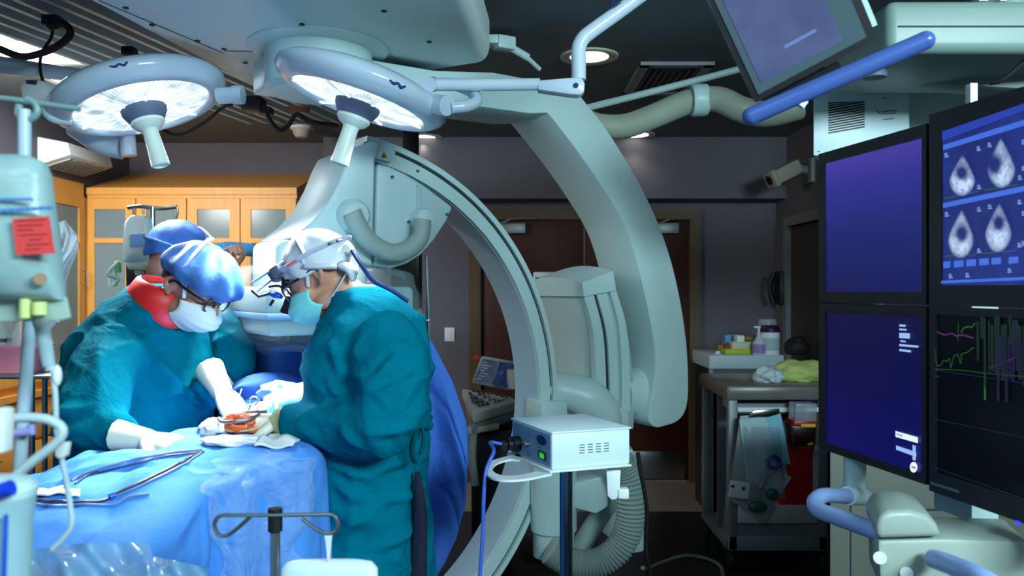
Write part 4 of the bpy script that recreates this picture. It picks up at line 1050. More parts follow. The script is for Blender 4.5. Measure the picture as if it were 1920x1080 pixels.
part('post_frame', fr, cart_grey, ct)
part('back_panel', MB().mm((cx0+.02, YCt+.3, .16), (cx1-.02, YCt+.32, Q(0, 752).z)), mat('cart_panel', (90, 100, 106), .5), ct)
dk = MB()
dk.mm((cx0+.05, YCt+.02, Q(0, 776).z), (cx1-.05, YCt+.3, Q(0, 758).z)); part('top_drawer', dk, cart_grey, ct)
part('shelf_rail', MB().mm((cx0+.05, YCt-.004, Q(0, 772).z), (cx1-.05, YCt+.02, Q(0, 764).z)), white_plastic, ct)
part('lower_panel', MB().mm((cx0+.05, YCt+.01, Q(0, 1030).z), (cx1-.05, YCt+.3, Q(0, 978).z)), cart_grey, ct)
part('red_bin', MB().mm((Q(1462, 0).x, YCt+.004, Q(0, 948).z), (Q(1526, 0).x, YCt+.25, Q(0, 838).z), .006), mat('bin_red', (176, 10, 16), .5), ct)
part('bin_tray', MB().mm((Q(1384, 0).x, YCt-.02, Q(0, 980).z), (Q(1532, 0).x, YCt+.26, Q(0, 947).z), .006), mat('tray_cream', (168, 172, 172), .5), ct)
part('side_strip', MB().mm((Q(1525, 0).x, YCt-.006, Q(0, 950).z), (Q(1534, 0).x, YCt+.05, Q(0, 838).z)), mat('tray_cream', (0, 0, 0)), ct)
for px in (1374, 1545):
    for y in (YCt+.05, YCt+cd-.05):
        c = V((Q(px, 0).x, y, .055))
        part('caster', MB().torus(c, (1, 0, 0), .036, .019, 20, 8).cyl(c-V((.014, 0, 0)), c+V((.014, 0, 0)), .03).mm(c+V((-.035, -.04, .055)), c+V((.035, .04, .07)), .004), black_rubber, ct)
# sharps container on the cart side
sh = thing('sharps_container', 'red and clear sharps container hooked on the cart above the red bin', 'container', Q(1508, 850))
part('bin', MB().prism([Q(1484, 798, 4.2), Q(1532, 798, 4.2), Q(1528, 848, 4.2), Q(1490, 844, 4.2)], V((0, .12, 0)), .01), mat('sharps_dark', (36, 8, 10), .3), sh)
parts_each('red_rim', MB().prism([Q(1490, 790, 4.195), Q(1532, 790, 4.195), Q(1532, 800, 4.195), Q(1488, 800, 4.195)], V((0, .13, 0)), .004).prism([Q(1494, 838, 4.195), Q(1528, 838, 4.195), Q(1526, 846, 4.195), Q(1498, 846, 4.195)], V((0, .13, 0)), .004), mat('sharps_red', (170, 14, 22), .35), sh)
part('clear_lid', MB().prism([Q(1492, 757, 4.2), Q(1532, 757, 4.2), Q(1532, 792, 4.2), Q(1490, 792, 4.2)], V((0, .1, 0)), .006), mat('lid_clear', (170, 176, 190), .15, alpha=.45), sh)
part('bracket', MB().prism([Q(1482, 754, 4.3), Q(1490, 754, 4.3), Q(1488, 800, 4.3), Q(1480, 800, 4.3)], V((0, .02, 0)), .002), paper_white, sh)
parts_each('yellow_label', MB().prism([Q(1502, 795, 4.192), Q(1529, 795, 4.192), Q(1529, 801, 4.192), Q(1502, 801, 4.192)], V((0, .002, 0))).prism([Q(1514, 831, 4.192), Q(1525, 829, 4.192), Q(1525, 834, 4.192), Q(1515, 836, 4.192)], V((0, .002, 0))), mat('label_yellow', (196, 190, 20), .5), sh)
# clipboard, sheets and bag
cb = thing('clipboard', 'clipboard with papers hanging slanted on the side of the grey cart', 'clipboard', Q(1410, 870))
part('board', MB().prism([Q(1366, 936, 4.26), Q(1434, 982, 4.26), Q(1478, 905, 4.26), Q(1462, 774, 4.26), Q(1388, 780, 4.26)], V((0, .008, 0)), .002), mat('board_pale', (150, 160, 162), .5), cb)
part('blue_sheet', MB().prism([Q(1432, 778, 4.25), Q(1464, 776, 4.25), Q(1482, 870, 4.25), Q(1446, 874, 4.25)], V((0, .003, 0))), mat('sheet_blue', (128, 186, 206), .7), cb)
part('white_sheet', MB().prism([Q(1386, 788, 4.245), Q(1434, 780, 4.245), Q(1462, 880, 4.245), Q(1484, 896, 4.245), Q(1462, 928, 4.245), Q(1400, 900, 4.245)], V((0, .003, 0))), mat('sheet_pale', (172, 196, 204), .7), cb)
part('clip', MB().prism([Q(1405, 782, 4.235), Q(1412, 770, 4.235), Q(1462, 766, 4.235), Q(1462, 776, 4.235), Q(1440, 782, 4.235)], V((0, .012, 0)), .003), chrome, cb)
def bagp(u, v):
    x = 1395+u*68+v*10; y = 800+v*135; b = math.sin(math.pi*u)*math.sin(math.pi*v)
    return P(x, y, 4.235-.06*b-.01*math.sin(u*9+v*7))
solo('supply_bag', MB().grid(bagp, 24, 30), mat('bag_film', (170, 186, 200), .12, alpha=.35, bump=.8, bscale=25, spec=.9), 'clear plastic bag of tubing hanging in front of the clipboard', 'bag', None, 180)
m = MB().tube(PT([(1436, 868), (1450, 855), (1462, 866), (1452, 878), (1438, 872)], 4.2), .012, 8); solo('blue_tubing', m, mat('coil_blue', (40, 60, 150), .4), 'coil of blue tubing inside the clear bag on the cart', 'tubing')
m = MB().tube(PT([(1425, 915), (1440, 890), (1460, 880), (1470, 900)], 4.2), .007, 8); solo('pink_tubing', m, mat('coil_pink', (170, 120, 140), .4), 'pink tubing inside the clear bag on the cart', 'tubing')
m = MB().ball(Q(1448, 926, 4.21), (.035, .02, .03)).ball(Q(1420, 950, 4.22), (.05, .02, .03)); solo('green_mask', m, mat('mask_green', (40, 96, 84), .3, alpha=.9), 'green plastic oxygen mask at the bottom of the clear bag', 'mask')
cl = thing('cassette_box', 'small white cassette box clipped to the lower corner of the clipboard', 'box', Q(1386, 918))
part('case', MB().box(Q(1386, 918, 4.2), (.1, .03, .085), Matrix.Rotation(.12, 3, 'Y'), .004), white_plastic, cl)
part('knob', MB().cyl(Q(1394, 916, 4.18), Q(1394, 916, 4.2), .01).box(Q(1374, 912, 4.184), (.018, .004, .012)), black_plastic, cl)
# things on the cart top
ztop = Q(0, 722).z
def crumple(c, r, seed, amp=.35):
    bm = bmesh.new(); bmesh.ops.create_icosphere(bm, subdivisions=4, radius=1)
    p = np.array([v.co[:] for v in bm.verts]); d = vnoise(p*2.2, seed)*amp+vnoise(p*5.1, seed+3)*amp*.45
    for v, k_ in zip(bm.verts, d):
        w = v.co*(1+k_); v.co = V((w.x*r[0], w.y*r[1], max(w.z, -.55)*r[2]))
    return MB().frombm(bm, Matrix.Translation(V(c)))
solo('folded_gown', crumple((Q(1500, 0, 4.6).x, 4.6, ztop+.042), (.16, .14, .075), 4, .25), mat('gown_lime', (178, 190, 112), .8), 'crumpled pale lime cloth on the grey cart top', 'cloth', None, 180)
solo('wrapped_pack', crumple((Q(1437, 0, 4.55).x, 4.5, ztop+.03), (.075, .07, .054), 9, .3), mat('wrap_white', (186, 206, 214), .5), 'crumpled white and blue wrapper on the cart beside the lime cloth', 'wrapper', None, 180)
# back cabinet with white top
YT = 5.3
bt = thing('back_table', 'dark supply cabinet with a white tray top behind the grey cart', 'cabinet', (P(1400, 0, YT).x, YT+.2, 0))
bx0, bx1 = P(1330, 0, YT).x, 2.08
part('body', MB().mm((bx0+.02, YT+.02, .02), (bx1, YT+.5, P(0, 692, YT).z), .004), mat('cabinet_black', (20, 22, 25), .5), bt)
part('top_tray', MB().mm((bx0, YT, P(0, 692, YT).z), (P(1470, 0, YT).x, YT+.5, P(0, 666, YT).z), .006), mat('tray_white', (178, 196, 206), .5), bt)
part('side_rail', MB().mm((bx0, YT, .02), (bx0+.025, YT+.03, P(0, 692, YT).z)), mat('rail_pale', (120, 134, 142), .5), bt)
part('red_tag', MB().mm((bx0+.004, YT-.006, P(0, 776, YT).z), (bx0+.03, YT+.0, P(0, 768, YT).z)), mat('tag_red', (150, 30, 34), .5), bt)
zt2 = P(0, 666, YT).z
def jarx(px): return P(px, 0, YT+.12).x
Yj = YT+.12
def bot(name, prof, px, y, m, label, cat, z=None):
    return solo(name, MB().lathe(prof, (P(px, 0, y).x, y, zt2 if z is None else z), (0, 0, 1), 28), m, label, cat)
wt = thing('wipes_tub', 'white wipes tub with a deep purple lid on the back cabinet', 'tub', (P(1453, 0, 5.2).x, 5.2, zt2-.09))
o_ = V((P(1453, 0, 5.25).x, 5.36, zt2)); 
part('tub', MB().lathe([(0, 0), (.062, 0), (.064, .01), (.064, .15), (0, .15)], o_, (0, 0, 1), 30), white_plastic, wt)
part('lid', MB().lathe([(0, .15), (.066, .15), (.066, .175), (.05, .195), (0, .197)], o_, (0, 0, 1), 30), mat('lid_purple', (44, 16, 66), .4), wt)
part('label_print', MB().lathe([(.0645, .03), (.0648, .032), (.0648, .11), (.0645, .112)], o_, (0, 0, 1), 30), mat('label_pale', (170, 186, 196), .6), wt)
sp = thing('spray_bottle', 'white pump bottle with a lilac label left of the wipes tub', 'bottle', (P(1423, 0, 5.34).x, 5.34, zt2))
o_ = V((P(1423, 0, 5.34).x, 5.34, zt2))
part('body', MB().lathe([(0, 0), (.042, 0), (.044, .02), (.042, .08), (.018, .12), (.013, .13), (.013, .15), (0, .15)], o_, (0, 0, 1), 24), mat('bottle_pale', (190, 196, 212), .4), sp)
part('label', MB().lathe([(.0445, .012), (.0448, .014), (.0448, .07), (.0445, .072)], o_, (0, 0, 1), 24), mat('label_lilac', (150, 128, 186), .6), sp)
part('pump', MB().cyl(o_+V((0, 0, .15)), o_+V((0, 0, .18)), .008).box(o_+V((-.012, 0, .185)), (.045, .016, .012), None, .003), white_plastic, sp)
solo('clear_jar', MB().lathe([(.09, 0), (.088, .04), (.07, .16), (.066, .22), (.07, .225), (.06, .225), (.06, .16), (.08, .02), (0, .015), (0, 0)], (P(1438, 0, 5.62).x, 5.62, zt2), (0, 0, 1), 30), mat('clear_plastic_jar', (170, 184, 190), .15, alpha=.4), 'tall clear plastic jar behind the purple lidded tub', 'jar')
def bxs(name, px0, px1, py0, py1, y, d, m, label, cat='box', z0=None):
    a, b2 = P(px0, py1, y), P(px1, py0, y)
    return solo(name, MB().mm((a.x, y, a.z if z0 is None else z0), (b2.x, y+d, b2.z), .004), m, label, cat)
bxs('glove_box', 1360, 1410, 655, 668, 5.38, .14, mat('box_lime', (168, 186, 20), .6), 'bright lime flat box on the white tray', z0=zt2)
bxs('carton', 1373, 1414, 641, 655, 5.4, .1, mat('box_cream', (190, 196, 170), .6), 'pale cream carton on the lime box')
bxs('carton', 1382, 1396, 629, 641, 5.42, .08, paper_white, 'small white carton on the cream carton')
bxs('carton', 1360, 1380, 628, 666, 5.55, .08, mat('box_blue', (90, 146, 200), .6), 'small blue carton at the back of the white tray')
bxs('carton', 1396, 1424, 631, 638, 5.42, .1, mat('box_ochre', (130, 104, 40), .6), 'flat ochre carton lying at the end of the cream carton')
bxs('carton', 1345, 1358, 646, 666, 5.5, .06, mat('box_tan', (120, 92, 50), .6), 'small tan carton at the left end of the white tray', z0=zt2)
bxs('carton', 1360, 1371, 646, 656, 5.46, .04, mat('box_red', (150, 24, 30), .6), 'tiny red carton beside the tan carton')
bb = bot('bottle_cap', [(0, 0), (.018, 0), (.018, .02), (0, .022)], 1346, 5.4, mat('cap_white', (210, 216, 226), .4), 'small white cap at the left end of the white tray', 'cap')
solo('black_pouch', crumple((P(1490, 0, 5.3).x, 5.26, zt2+.05), (.085, .06, .075), 21, .12), mat('pouch_black', (10, 11, 13), .7), 'black pouch at the far end of the back cabinet', 'pouch', None, 180)
rb = thing('dropper_bottle', 'slim bottle with a red band standing beside the black pouch', 'bottle', (P(1508, 0, 5.5).x, 5.5, zt2))
o_ = V((P(1509, 0, 5.5).x, 5.5, zt2))
part('body', MB().lathe([(0, 0), (.02, 0), (.02, .03), (.012, .04), (.012, .075), (0, .075)], o_, (0, 0, 1), 16), mat('bottle_grey', (130, 138, 140), .4), rb)
part('band', MB().lathe([(0, .02), (.0208, .02), (.0208, .035), (0, .036)], o_, (0, 0, 1), 16), mat('band_red', (170, 60, 64), .5), rb)
solo('vial', MB().lathe([(0, 0), (.016, 0), (.016, .03), (.008, .036), (.008, .05), (0, .05)], (Q(1513, 0, 4.75).x, 4.75, ztop), (0, 0, 1), 16), mat('vial_glass', (160, 176, 176), .15, alpha=.7), 'small clear vial on the cart behind the lime cloth', 'vial')
cable('floor_cable', [P(1205, 1065, 3.9)*1, V((.75, 4.4, .012)), V((1.0, 4.6, .012)), V((1.15, 4.45, .012)), V((1.1, 4.15, .012))], .011, mat('cable_grey', (110, 120, 112), .5), 'grey cable curling on the dark floor in front of the cart')
cable('floor_cable', [V((.66, 4.15, .012)), V((.85, 4.05, .012)), V((1.05, 4.05, .012)), V((1.25, 4.2, .012))], .009, mat('cable_grey', (0, 0, 0)), 'second cable lying nearer the camera on the dark floor')

# ================================================================ ultrasound machine
us = thing('ultrasound_machine', 'grey ultrasound console with an open twin screen beyond the blue drape', 'ultrasound machine', P(920, 780, 4.4)*1)
us_grey = mat('ultrasound_grey', (150, 152, 148), .5)
part('console', MB().prism([P(866, 728, 4.55), P(960, 744, 4.62), P(972, 752, 4.35), P(886, 776, 4.12)], V((0, 0, -.055)), .012), us_grey, us)
part('tray_base', MB().prism([P(872, 748, 4.5), P(962, 758, 4.6), P(970, 768, 4.35), P(884, 796, 4.14)], V((0, 0, -.06)), .02), mat('ultrasound_dark', (104, 116, 122), .5), us)
ky = MB(); 
ka, kb, kc, kd_ = P(874, 730, 4.52), P(952, 743, 4.59), P(955, 752, 4.38), P(888, 768, 4.18)
def kp(u, v): return ka.lerp(kb, u).lerp(kd_.lerp(kc, u), v)+V((0, 0, .006))
for i in range(9):
    for j in range(5):
        if (i+j*3) % 4: ky.prism([kp((i+.1)/9, (j+.15)/5), kp((i+.8)/9, (j+.15)/5), kp((i+.8)/9, (j+.75)/5), kp((i+.1)/9, (j+.75)/5)], V((0, 0, .006)))
parts_each('key', ky, mat('key_dark', (58, 66, 70), .5), us)
sc4 = [P(884, 718, 4.5), P(957, 733, 4.6), P(971, 680, 4.62), P(902, 668, 4.52)]
part('screen_frame', MB().prism(sc4, V((.01, .035, .0)), .006), mat('screen_silver', (170, 178, 180), .4), us)
def sp4(u, v): return sc4[0].lerp(sc4[1], u).lerp(sc4[3].lerp(sc4[2], u), v)+V((0, -.003, 0))
part('screen', MB().add([sp4(.06, .1), sp4(.5, .1), sp4(.5, .93), sp4(.06, .93)], [(0, 1, 2, 3)]), screen_mat('screen_grey', bright_noise((36, 46, 62), (60, 74, 92), 20, 1)), us, solid=.002)
part('screen', MB().add([sp4(.52, .1), sp4(.95, .1), sp4(.95, .93), sp4(.52, .93)], [(0, 1, 2, 3)]), screen_mat('screen_slate', bright_noise((14, 26, 54), (28, 44, 82), 20, 1)), us, solid=.002)
tx = MB()
for i in range(7): tx.add([sp4(.1, .2+i*.1)+V((0, -.003, 0)), sp4(.2+.12*((i*37) % 3)/2, .2+i*.1)+V((0, -.003, 0)), sp4(.2+.12*((i*37) % 3)/2, .225+i*.1)+V((0, -.003, 0)), sp4(.1, .225+i*.1)+V((0, -.003, 0))], [(0, 1, 2, 3)])
part('screen_text', tx, glow('us_text', (110, 130, 150), .8), us, solid=.001)
part('probe_holder', MB().lathe([(0, 0), (.045, 0), (.05, .05), (.05, .1), (0, .1)], P(968, 728, 4.3), (0, 0, 1), 20), us_grey, us)
part('pedestal', MB().mm((P(885, 0, 4.4).x, 4.3, .12), (P(965, 0, 4.4).x, 4.75, P(0, 800, 4.4).z), .02), mat('pedestal_black', (18, 20, 24), .5), us)
part('wheel', MB().cyl((P(890, 0, 4.4).x, 4.3, .06), (P(900, 0, 4.4).x, 4.3, .06), .06).cyl((P(950, 0, 4.4).x, 4.3, .06), (P(960, 0, 4.4).x, 4.3, .06), .06), black_rubber, us)
part('front_basket', MB().prism([P(876, 802, 4.15), P(936, 795, 4.2), P(936, 806, 4.2), P(876, 816, 4.15)], V((0, .1, 0)), .008), mat('basket_cream', (160, 156, 136), .5), us)
part('foot_tube', MB().tube(PT([(888, 812), (886, 860), (892, 910)], 4.2), .02, 12, 4), us_grey, us)
solo('red_cap', MB().mm(P(889, 678, 4.7), P(899, 666, 4.76), .004) if False else MB().box(P(894, 672, 4.7), (.035, .04, .03), None, .006), mat('cap_red', (190, 26, 36), .4), 'small red cap above the twin screen of the ultrasound', 'cap')
# patient monitor behind the sleeve
pm = thing('patient_monitor', 'white framed monitor with a dark screen half hidden behind the arc', 'monitor', P(1032, 640, 4.7))
a, b2 = P(1000, 640, 4.7), P(1060, 510, 4.7)
part('frame', MB().mm((a.x, 4.7, a.z), (b2.x, 4.76, b2.z), .008), white_plastic, pm)
part('screen', MB().mm((a.x+.012, 4.694, a.z+.02), (b2.x-.012, 4.701, b2.z-.03)), screen_mat('screen_dark', bright_noise((4, 8, 18), (16, 30, 62), 30, 1)), pm)
part('stand', MB().cyl((P(1030, 0, 4.73).x, 4.74, .05), (P(1030, 0, 4.73).x, 4.74, a.z+.01), .02).lathe([(0, 0), (.22, 0), (.2, .03), (0, .05)], (P(1030, 0, 4.73).x, 4.74, 0), (0, 0, 1)), black_plastic, pm)
# NARROWED folds
# ================================================================ people
def cloth_mat(name, col, rough=.75, var=.1, bump=.5, scale=9, weave=420, sheen=0, edge=None):
    m = mat(name, col, rough, var=var, scale=scale, spec=.03)
    nt = m.node_tree; N = nt.nodes; L = nt.links; b = N['Principled BSDF']
    tc = N.new('ShaderNodeTexCoord')
    n1 = N.new('ShaderNodeTexNoise'); n1.inputs['Scale'].default_value = 13; n1.inputs['Detail'].default_value = 5; n1.inputs['Distortion'].default_value = 1.2; L.new(tc.outputs['Object'], n1.inputs['Vector'])
    n2 = N.new('ShaderNodeTexNoise'); n2.inputs['Scale'].default_value = weave; L.new(tc.outputs['Object'], n2.inputs['Vector'])
    ad = N.new('ShaderNodeMath'); ad.operation = 'MULTIPLY_ADD'; ad.inputs[1].default_value = .12; L.new(n2.outputs['Fac'], ad.inputs[0]); L.new(n1.outputs['Fac'], ad.inputs[2])
    bp = N.new('ShaderNodeBump'); bp.inputs['Strength'].default_value = bump; bp.inputs['Distance'].default_value = .03; L.new(ad.outputs[0], bp.inputs['Height']); L.new(bp.outputs['Normal'], b.inputs['Normal'])
    return m
gown_teal = cloth_mat('gown_teal', (0, 110, 134), .9)
gown_dark = cloth_mat('gown_teal_deep', (0, 90, 108), .9)
skin_a = mat('skin_tan', (198, 140, 116), .5, var=.08, scale=20, sss=.08)
skin_b = mat('skin_brown', (150, 100, 80), .5, var=.08, scale=20, sss=.08)
glove_w = mat('glove_latex', (232, 228, 210), .4, var=.05, sss=.05)
glove_y = mat('glove_cuff_latex', (206, 204, 150), .45, var=.05)
mask_white = mat('mask_white', (226, 232, 240), .7, var=.04)
mask_cyan = mat('mask_cyan', (130, 220, 222), .7, var=.04)
cap_white = mat('cap_white', (238, 240, 248), .7, var=.03)
cap_blue = mat('cap_blue', (46, 90, 160), .75, var=.12, scale=9, bump=.5, bscale=18, bdist=.012)
strap_white = mat('strap_white', (206, 214, 230), .7, var=.05)
hair_dark = mat('hair_dark', (26, 20, 18), .6, var=.2, scale=60)
scrub_navy = mat('scrub_navy', (18, 26, 52), .8, var=.1)
shoe_m = mat('shoe_grey', (70, 76, 84), .6)

class Head:
    def __init__(s, c, f, u):
        s.c = V(c); s.f = V(f).normalized(); u = V(u); s.r = s.f.cross(u).normalized(); s.u = s.r.cross(s.f).normalized()
    def p(s, r, f, u): return s.c+s.r*r+s.f*f+s.u*u
    def m3(s): return Matrix((s.r, s.f, s.u)).transposed()
def head_shell(mb, h):
    M = h.m3()
    mb.ball(h.p(0, -.008, .025), (.076, .097, .1), M, 32, 24)
    mb.ball(h.p(0, .03, -.045), (.06, .062, .068), M)            # mid face
    mb.ball(h.p(0, .042, -.088), (.04, .042, .034), M)           # chin
    for sd in (-1, 1):
        mb.ball(h.p(sd*.042, .05, -.03), (.026, .03, .03), M)    # cheek
        mb.ball(h.p(sd*.05, .01, -.075), (.022, .04, .026), M)   # jaw
        mb.ball(h.p(sd*.032, .072, .0), (.015, 0.0087, 0.0086), M)   # lid
        mb.ball(h.p(sd*.03, .074, .022), (.028, 0.0099, 0.0065), M)  # brow
        # ear: rim and lobe
        e = h.p(sd*.079, -.012, -.008)
        R2 = Matrix((h.r*sd, (h.f+h.u*.2).normalized(), h.u)).transposed()
        mb.tube([e+h.u*-.028+h.f*.004+h.r*sd*.0, e+h.u*-.012-h.f*.016+h.r*sd*.01, e+h.u*.014-h.f*.02+h.r*sd*.014, e+h.u*.03-h.f*.004+h.r*sd*.01, e+h.u*.02+h.f*.012], [.0085, .007, .0065, .006, .006], 8, 5)
        mb.ball(e+h.u*.0-h.f*.002, (.008, 0.0105, 0.0187), M)
    mb.tube([h.p(0, .086, .02), h.p(0, .098, .0), h.p(0, .115, -.026), h.p(0, .108, -.034)], [.009, .010, .014, .012], 10, 4)  # nose
    for sd in (-1, 1): mb.ball(h.p(sd*.011, .1, -.03), (.009, 0.0074, 0.0058), M)
    mb.ball(h.p(0, .09, -.056), (.022, 0.0074, 0.0043), M); mb.ball(h.p(0, .088, -.066), (.019, 0.0074, 0.0050), M)
def cap_mesh(h, rad, front, back, side, seed, wr=.004, off=(0, 0, 0), nu=64, nv=26, puff=None):
    """soft cap as a polar grid round the crown; front/back/side = polar angle of the hem in degrees"""
    def fn(a, v):
        A = a*2*math.pi; ca, sa = math.cos(A), math.sin(A)
        lim = front*max(ca, 0)**2+back*max(-ca, 0)**2+side*sa*sa
        ph = R(lim)*v
        d = V((math.sin(ph)*sa*rad[0], math.sin(ph)*ca*rad[1], math.cos(ph)*rad[2]))
        q = np.array([[d.x*18, d.y*18, d.z*18]]); w = wr*float(vnoise(q, seed)[0])+wr*.7*math.sin(A*9+v*6)*v
        k = 1+w/.1
        if puff: k += puff(A, v)
        return h.p(off[0]+d.x*k, off[1]+d.y*k, off[2]+d.z*k)
    return MB().grid(fn, nu, nv, True)
def mask_mesh(h, drop=0):
    def fn(a, v):
        A = R(-78+156*a); t = 1-.5*(abs(A)/R(78))**2
        uu = -.052+(.052-v*.115-.005+.052*0)*t-0
        prof = .100+.047*math.sin(math.pi*min(v*1.05, 1))**.8-.028*v*v
        ple = .0022*math.sin(v*26)
        return h.p((.073+.006*math.sin(math.pi*v))*math.sin(A), (prof+ple)*math.cos(A)**.8 if math.cos(A) > 0 else 0, uu)
    return MB().grid(fn, 34, 28)
def band(mb, pts, w=.005, flat=.25): return mb.tube(pts, w, 8, 5, flat)
def hand_shell(mb, w, d, n, thumb, curls, spread=.1, sc=1.0, tcurl=25, cuff=True, cuff_len=.09):
    """gloved hand: w wrist, d towards the fingers, n out of the palm, thumb = +1/-1 side (along d x n)"""
    d = V(d).normalized(); n = (V(n)-d*V(n).dot(d)).normalized(); s = d.cross(n)*thumb
    k = sc
    rings = []
    for q, a, b2 in ((0, .027, .021), (.03, .033, .02), (.06, .041, .019), (.085, .042, .016), (.097, .036, .012)):
        rings.append(ring(V(w)+d*q*k, s, n, a*k, b2*k, 20, 2.4))
    mb.loft(rings)
    for i, (off, L_, r) in enumerate(((.030, .072, .0098), (.0105, .08, .0102), (-.0095, .075, .0098), (-.0285, .06, .0088))):
        base = V(w)+d*.088*k+s*off*k
        dd = (d+s*(off*spread*22)).normalized(); c = curls[i]
        pts = [base-d*.015*k, base]; ang = 0; p = base
        for seg, frac in enumerate((.45, .31, .24)):
            ang += R(c*(.75 if seg == 0 else 1.0))
            dv = dd*math.cos(ang)+n*math.sin(ang)
            p = p+dv*(L_*frac*k); pts.append(p)
        mb.tube(pts, [r*1.08*k, r*1.12*k, r*1.02*k, r*.95*k, r*.72*k], 12, 4)
    tb = V(w)+d*.022*k+s*.03*k
    a = R(tcurl)
    t1 = (d*.62+s*.72+n*.28).normalized(); t2 = (d*.86+s*(.5-.5*math.sin(a))+n*(.2+.5*math.sin(a))).normalized(); t3 = (d*.95+s*(.25-.6*math.sin(a))+n*(.2+.6*math.sin(a))).normalized()
    mb.tube([V(w)+d*.01*k+s*.012*k, tb, tb+t1*.036*k, tb+t1*.036*k+t2*.03*k, tb+t1*.036*k+t2*.03*k+t3*.024*k], [.016*k, .0175*k, .0135*k, .0115*k, .0082*k], 12, 4)
    if cuff:
        mb.tube([V(w)+d*.015*k, V(w)-d*.03*k, V(w)-d*cuff_len*k], [.028*k, .034*k, .043*k], 20, 4)
def make_person(name, label, root, head, neck, torso, arms, gown_m, skin, folds, noise, legs, hands, group=None):
    """torso: list of rings (centre, forward, left, a, b); arms: list of (pts, radii)"""
    t = thing(name, label, 'person', root, group)
    b = MB(); head_shell(b, head)
    b.tube([head.p(0, -.02, -.03), head.p(0, -.03, -.075), neck, torso[-3][0]], [.055, .054, .057, .07], 20, 5)
    b.loft([ring(c, f, l, a*.74, q*.74, 20) for c, f, l, a, q in torso if c.z > .85])
    for pts, rad in arms: b.tube(pts[:-1]+[pts[-2].lerp(pts[-1], .8)], [r*.48 for r in rad[:-1]]+[.024], 14, 5)
    hip = [c for c in torso if c[0].z < 1.0][-1]
    for fx, fy in legs:
        b.tube([hip[0]+V((0, 0, -.02))+(V((fx, fy, 0))-hip[0]).xy.to_3d()*.8, V((fx, fy, .5)), V((fx, fy, .1))], [.095, .065, .05], 14, 5)
        b.ball((fx, fy, .06), (.05, .05, .058)); b.ball(V((fx, fy, .045))+hip[1]*.07, (.055, .055, .042))
    body = fpart('body', fuse(b, .0055, 3), skin, t)
    g = MB(); g.loft([ring(c, f, l, a, q, 32, 2.3) for c, f, l, a, q in torso])
    for pts, rad in arms: g.tube(pts, rad, 22, 6)
    gm = fuse(g, .009, 12, (), (), .6)
    push_folds(gm, folds, noise)
    fpart('gown', gm, gown_m, t)
    return t
def push_folds(m2, folds, noise):
    n = len(m2.vertices); co_ = np.empty(n*3); m2.vertices.foreach_get('co', co_); co_ = co_.reshape(-1, 3)
    no = np.empty(n*3); m2.vertices.foreach_get('normal', no); no = no.reshape(-1, 3)
    d = np.zeros(n); xz = co_[:, [0, 2]]
    wob = np.stack([vnoise(co_*8+k*7, k) for k in range(2)], 1)*.014
    face = np.clip(.35-no[:, 1], 0, 1)
    for A, B, w, h in folds:
        A = np.array((A[0], A[2])); B = np.array((B[0], B[2])); ab = B-A; q = xz+wob-A
        t = np.clip((q@ab)/(ab@ab), 0, 1); dist = np.linalg.norm(q-t[:, None]*ab, axis=1)
        prof = .6*np.exp(-(dist/(.8*w))**2)+.6*np.exp(-(dist/(2.4*w))**2)-.25*np.exp(-((dist-3.2*w)/(1.2*w))**2)
        d += 1.7*h*prof*face*np.sin(np.pi*np.clip(t*.96+.02, 0, 1))**.7
    msk = np.clip(.5+.9*vnoise(co_*np.array((3.5, 3.5, 3.5)), 77), 0, 1)
    for i, (sc, amp, seed) in enumerate(noise):
        sh = co_.copy(); sh[:, 2] += .35*co_[:, 0]*(1 if seed % 2 else -1); sh = sh+.03*np.stack([vnoise(co_*6, seed+k) for k in range(3)], 1)
        r = 1-np.abs(vnoise(sh*np.array(sc), seed)); d += 1.35*amp*(r**5-.25)*(1 if i == 0 else msk)
    co_ = co_+no*d[:, None]
    m2.vertices.foreach_set('co', co_.ravel()); m2.update()
def pf(lst, y): return [(P(a, b, y), P(c, d, y), w, h) for a, b, c, d, w, h in lst]

# ---------------- surgeon on the right, in profile
fR = V((-.96, .28, 0)).normalized(); lR = V((0, 0, 1)).cross(fR)
YR = 2.35
def tr_(px, py, a, b, y=YR): return (P(px, py, y), fR, lR, a, b)
def trz(px, z, a, b, y=YR): return (V(((px-960)/F*y, y, z)), fR, lR, a, b)
torR = [trz(700, .22, .19, .24), trz(699, .5, .175, .235), trz(697, .8, .160, .225), trz(694, 1.0, .156, .215), trz(692, 1.16, .163, .22), trz(693, 1.3, .165, .23), trz(700, 1.40, .152, .225), trz(702, 1.46, .128, .195), trz(692, 1.515, .095, .13), trz(672, 1.56, .062, .072)]
headR = Head(P(602, 517, 2.33), (-.83, .08, -.55), (-.55, .05, .83))
nearR = ([P(712, 628, 2.2), P(735, 690, 2.13), P(735, 765, 2.08), P(700, 800, 2.08), P(640, 800, 2.13), P(545, 790, 2.22)], [.098, .098, .09, .082, .07, .052])
farR = ([P(668, 635, 2.5), P(650, 700, 2.55), P(640, 745, 2.55), P(610, 755, 2.52), P(582, 752, 2.48)], [.095, .09, .08, .066, .055])
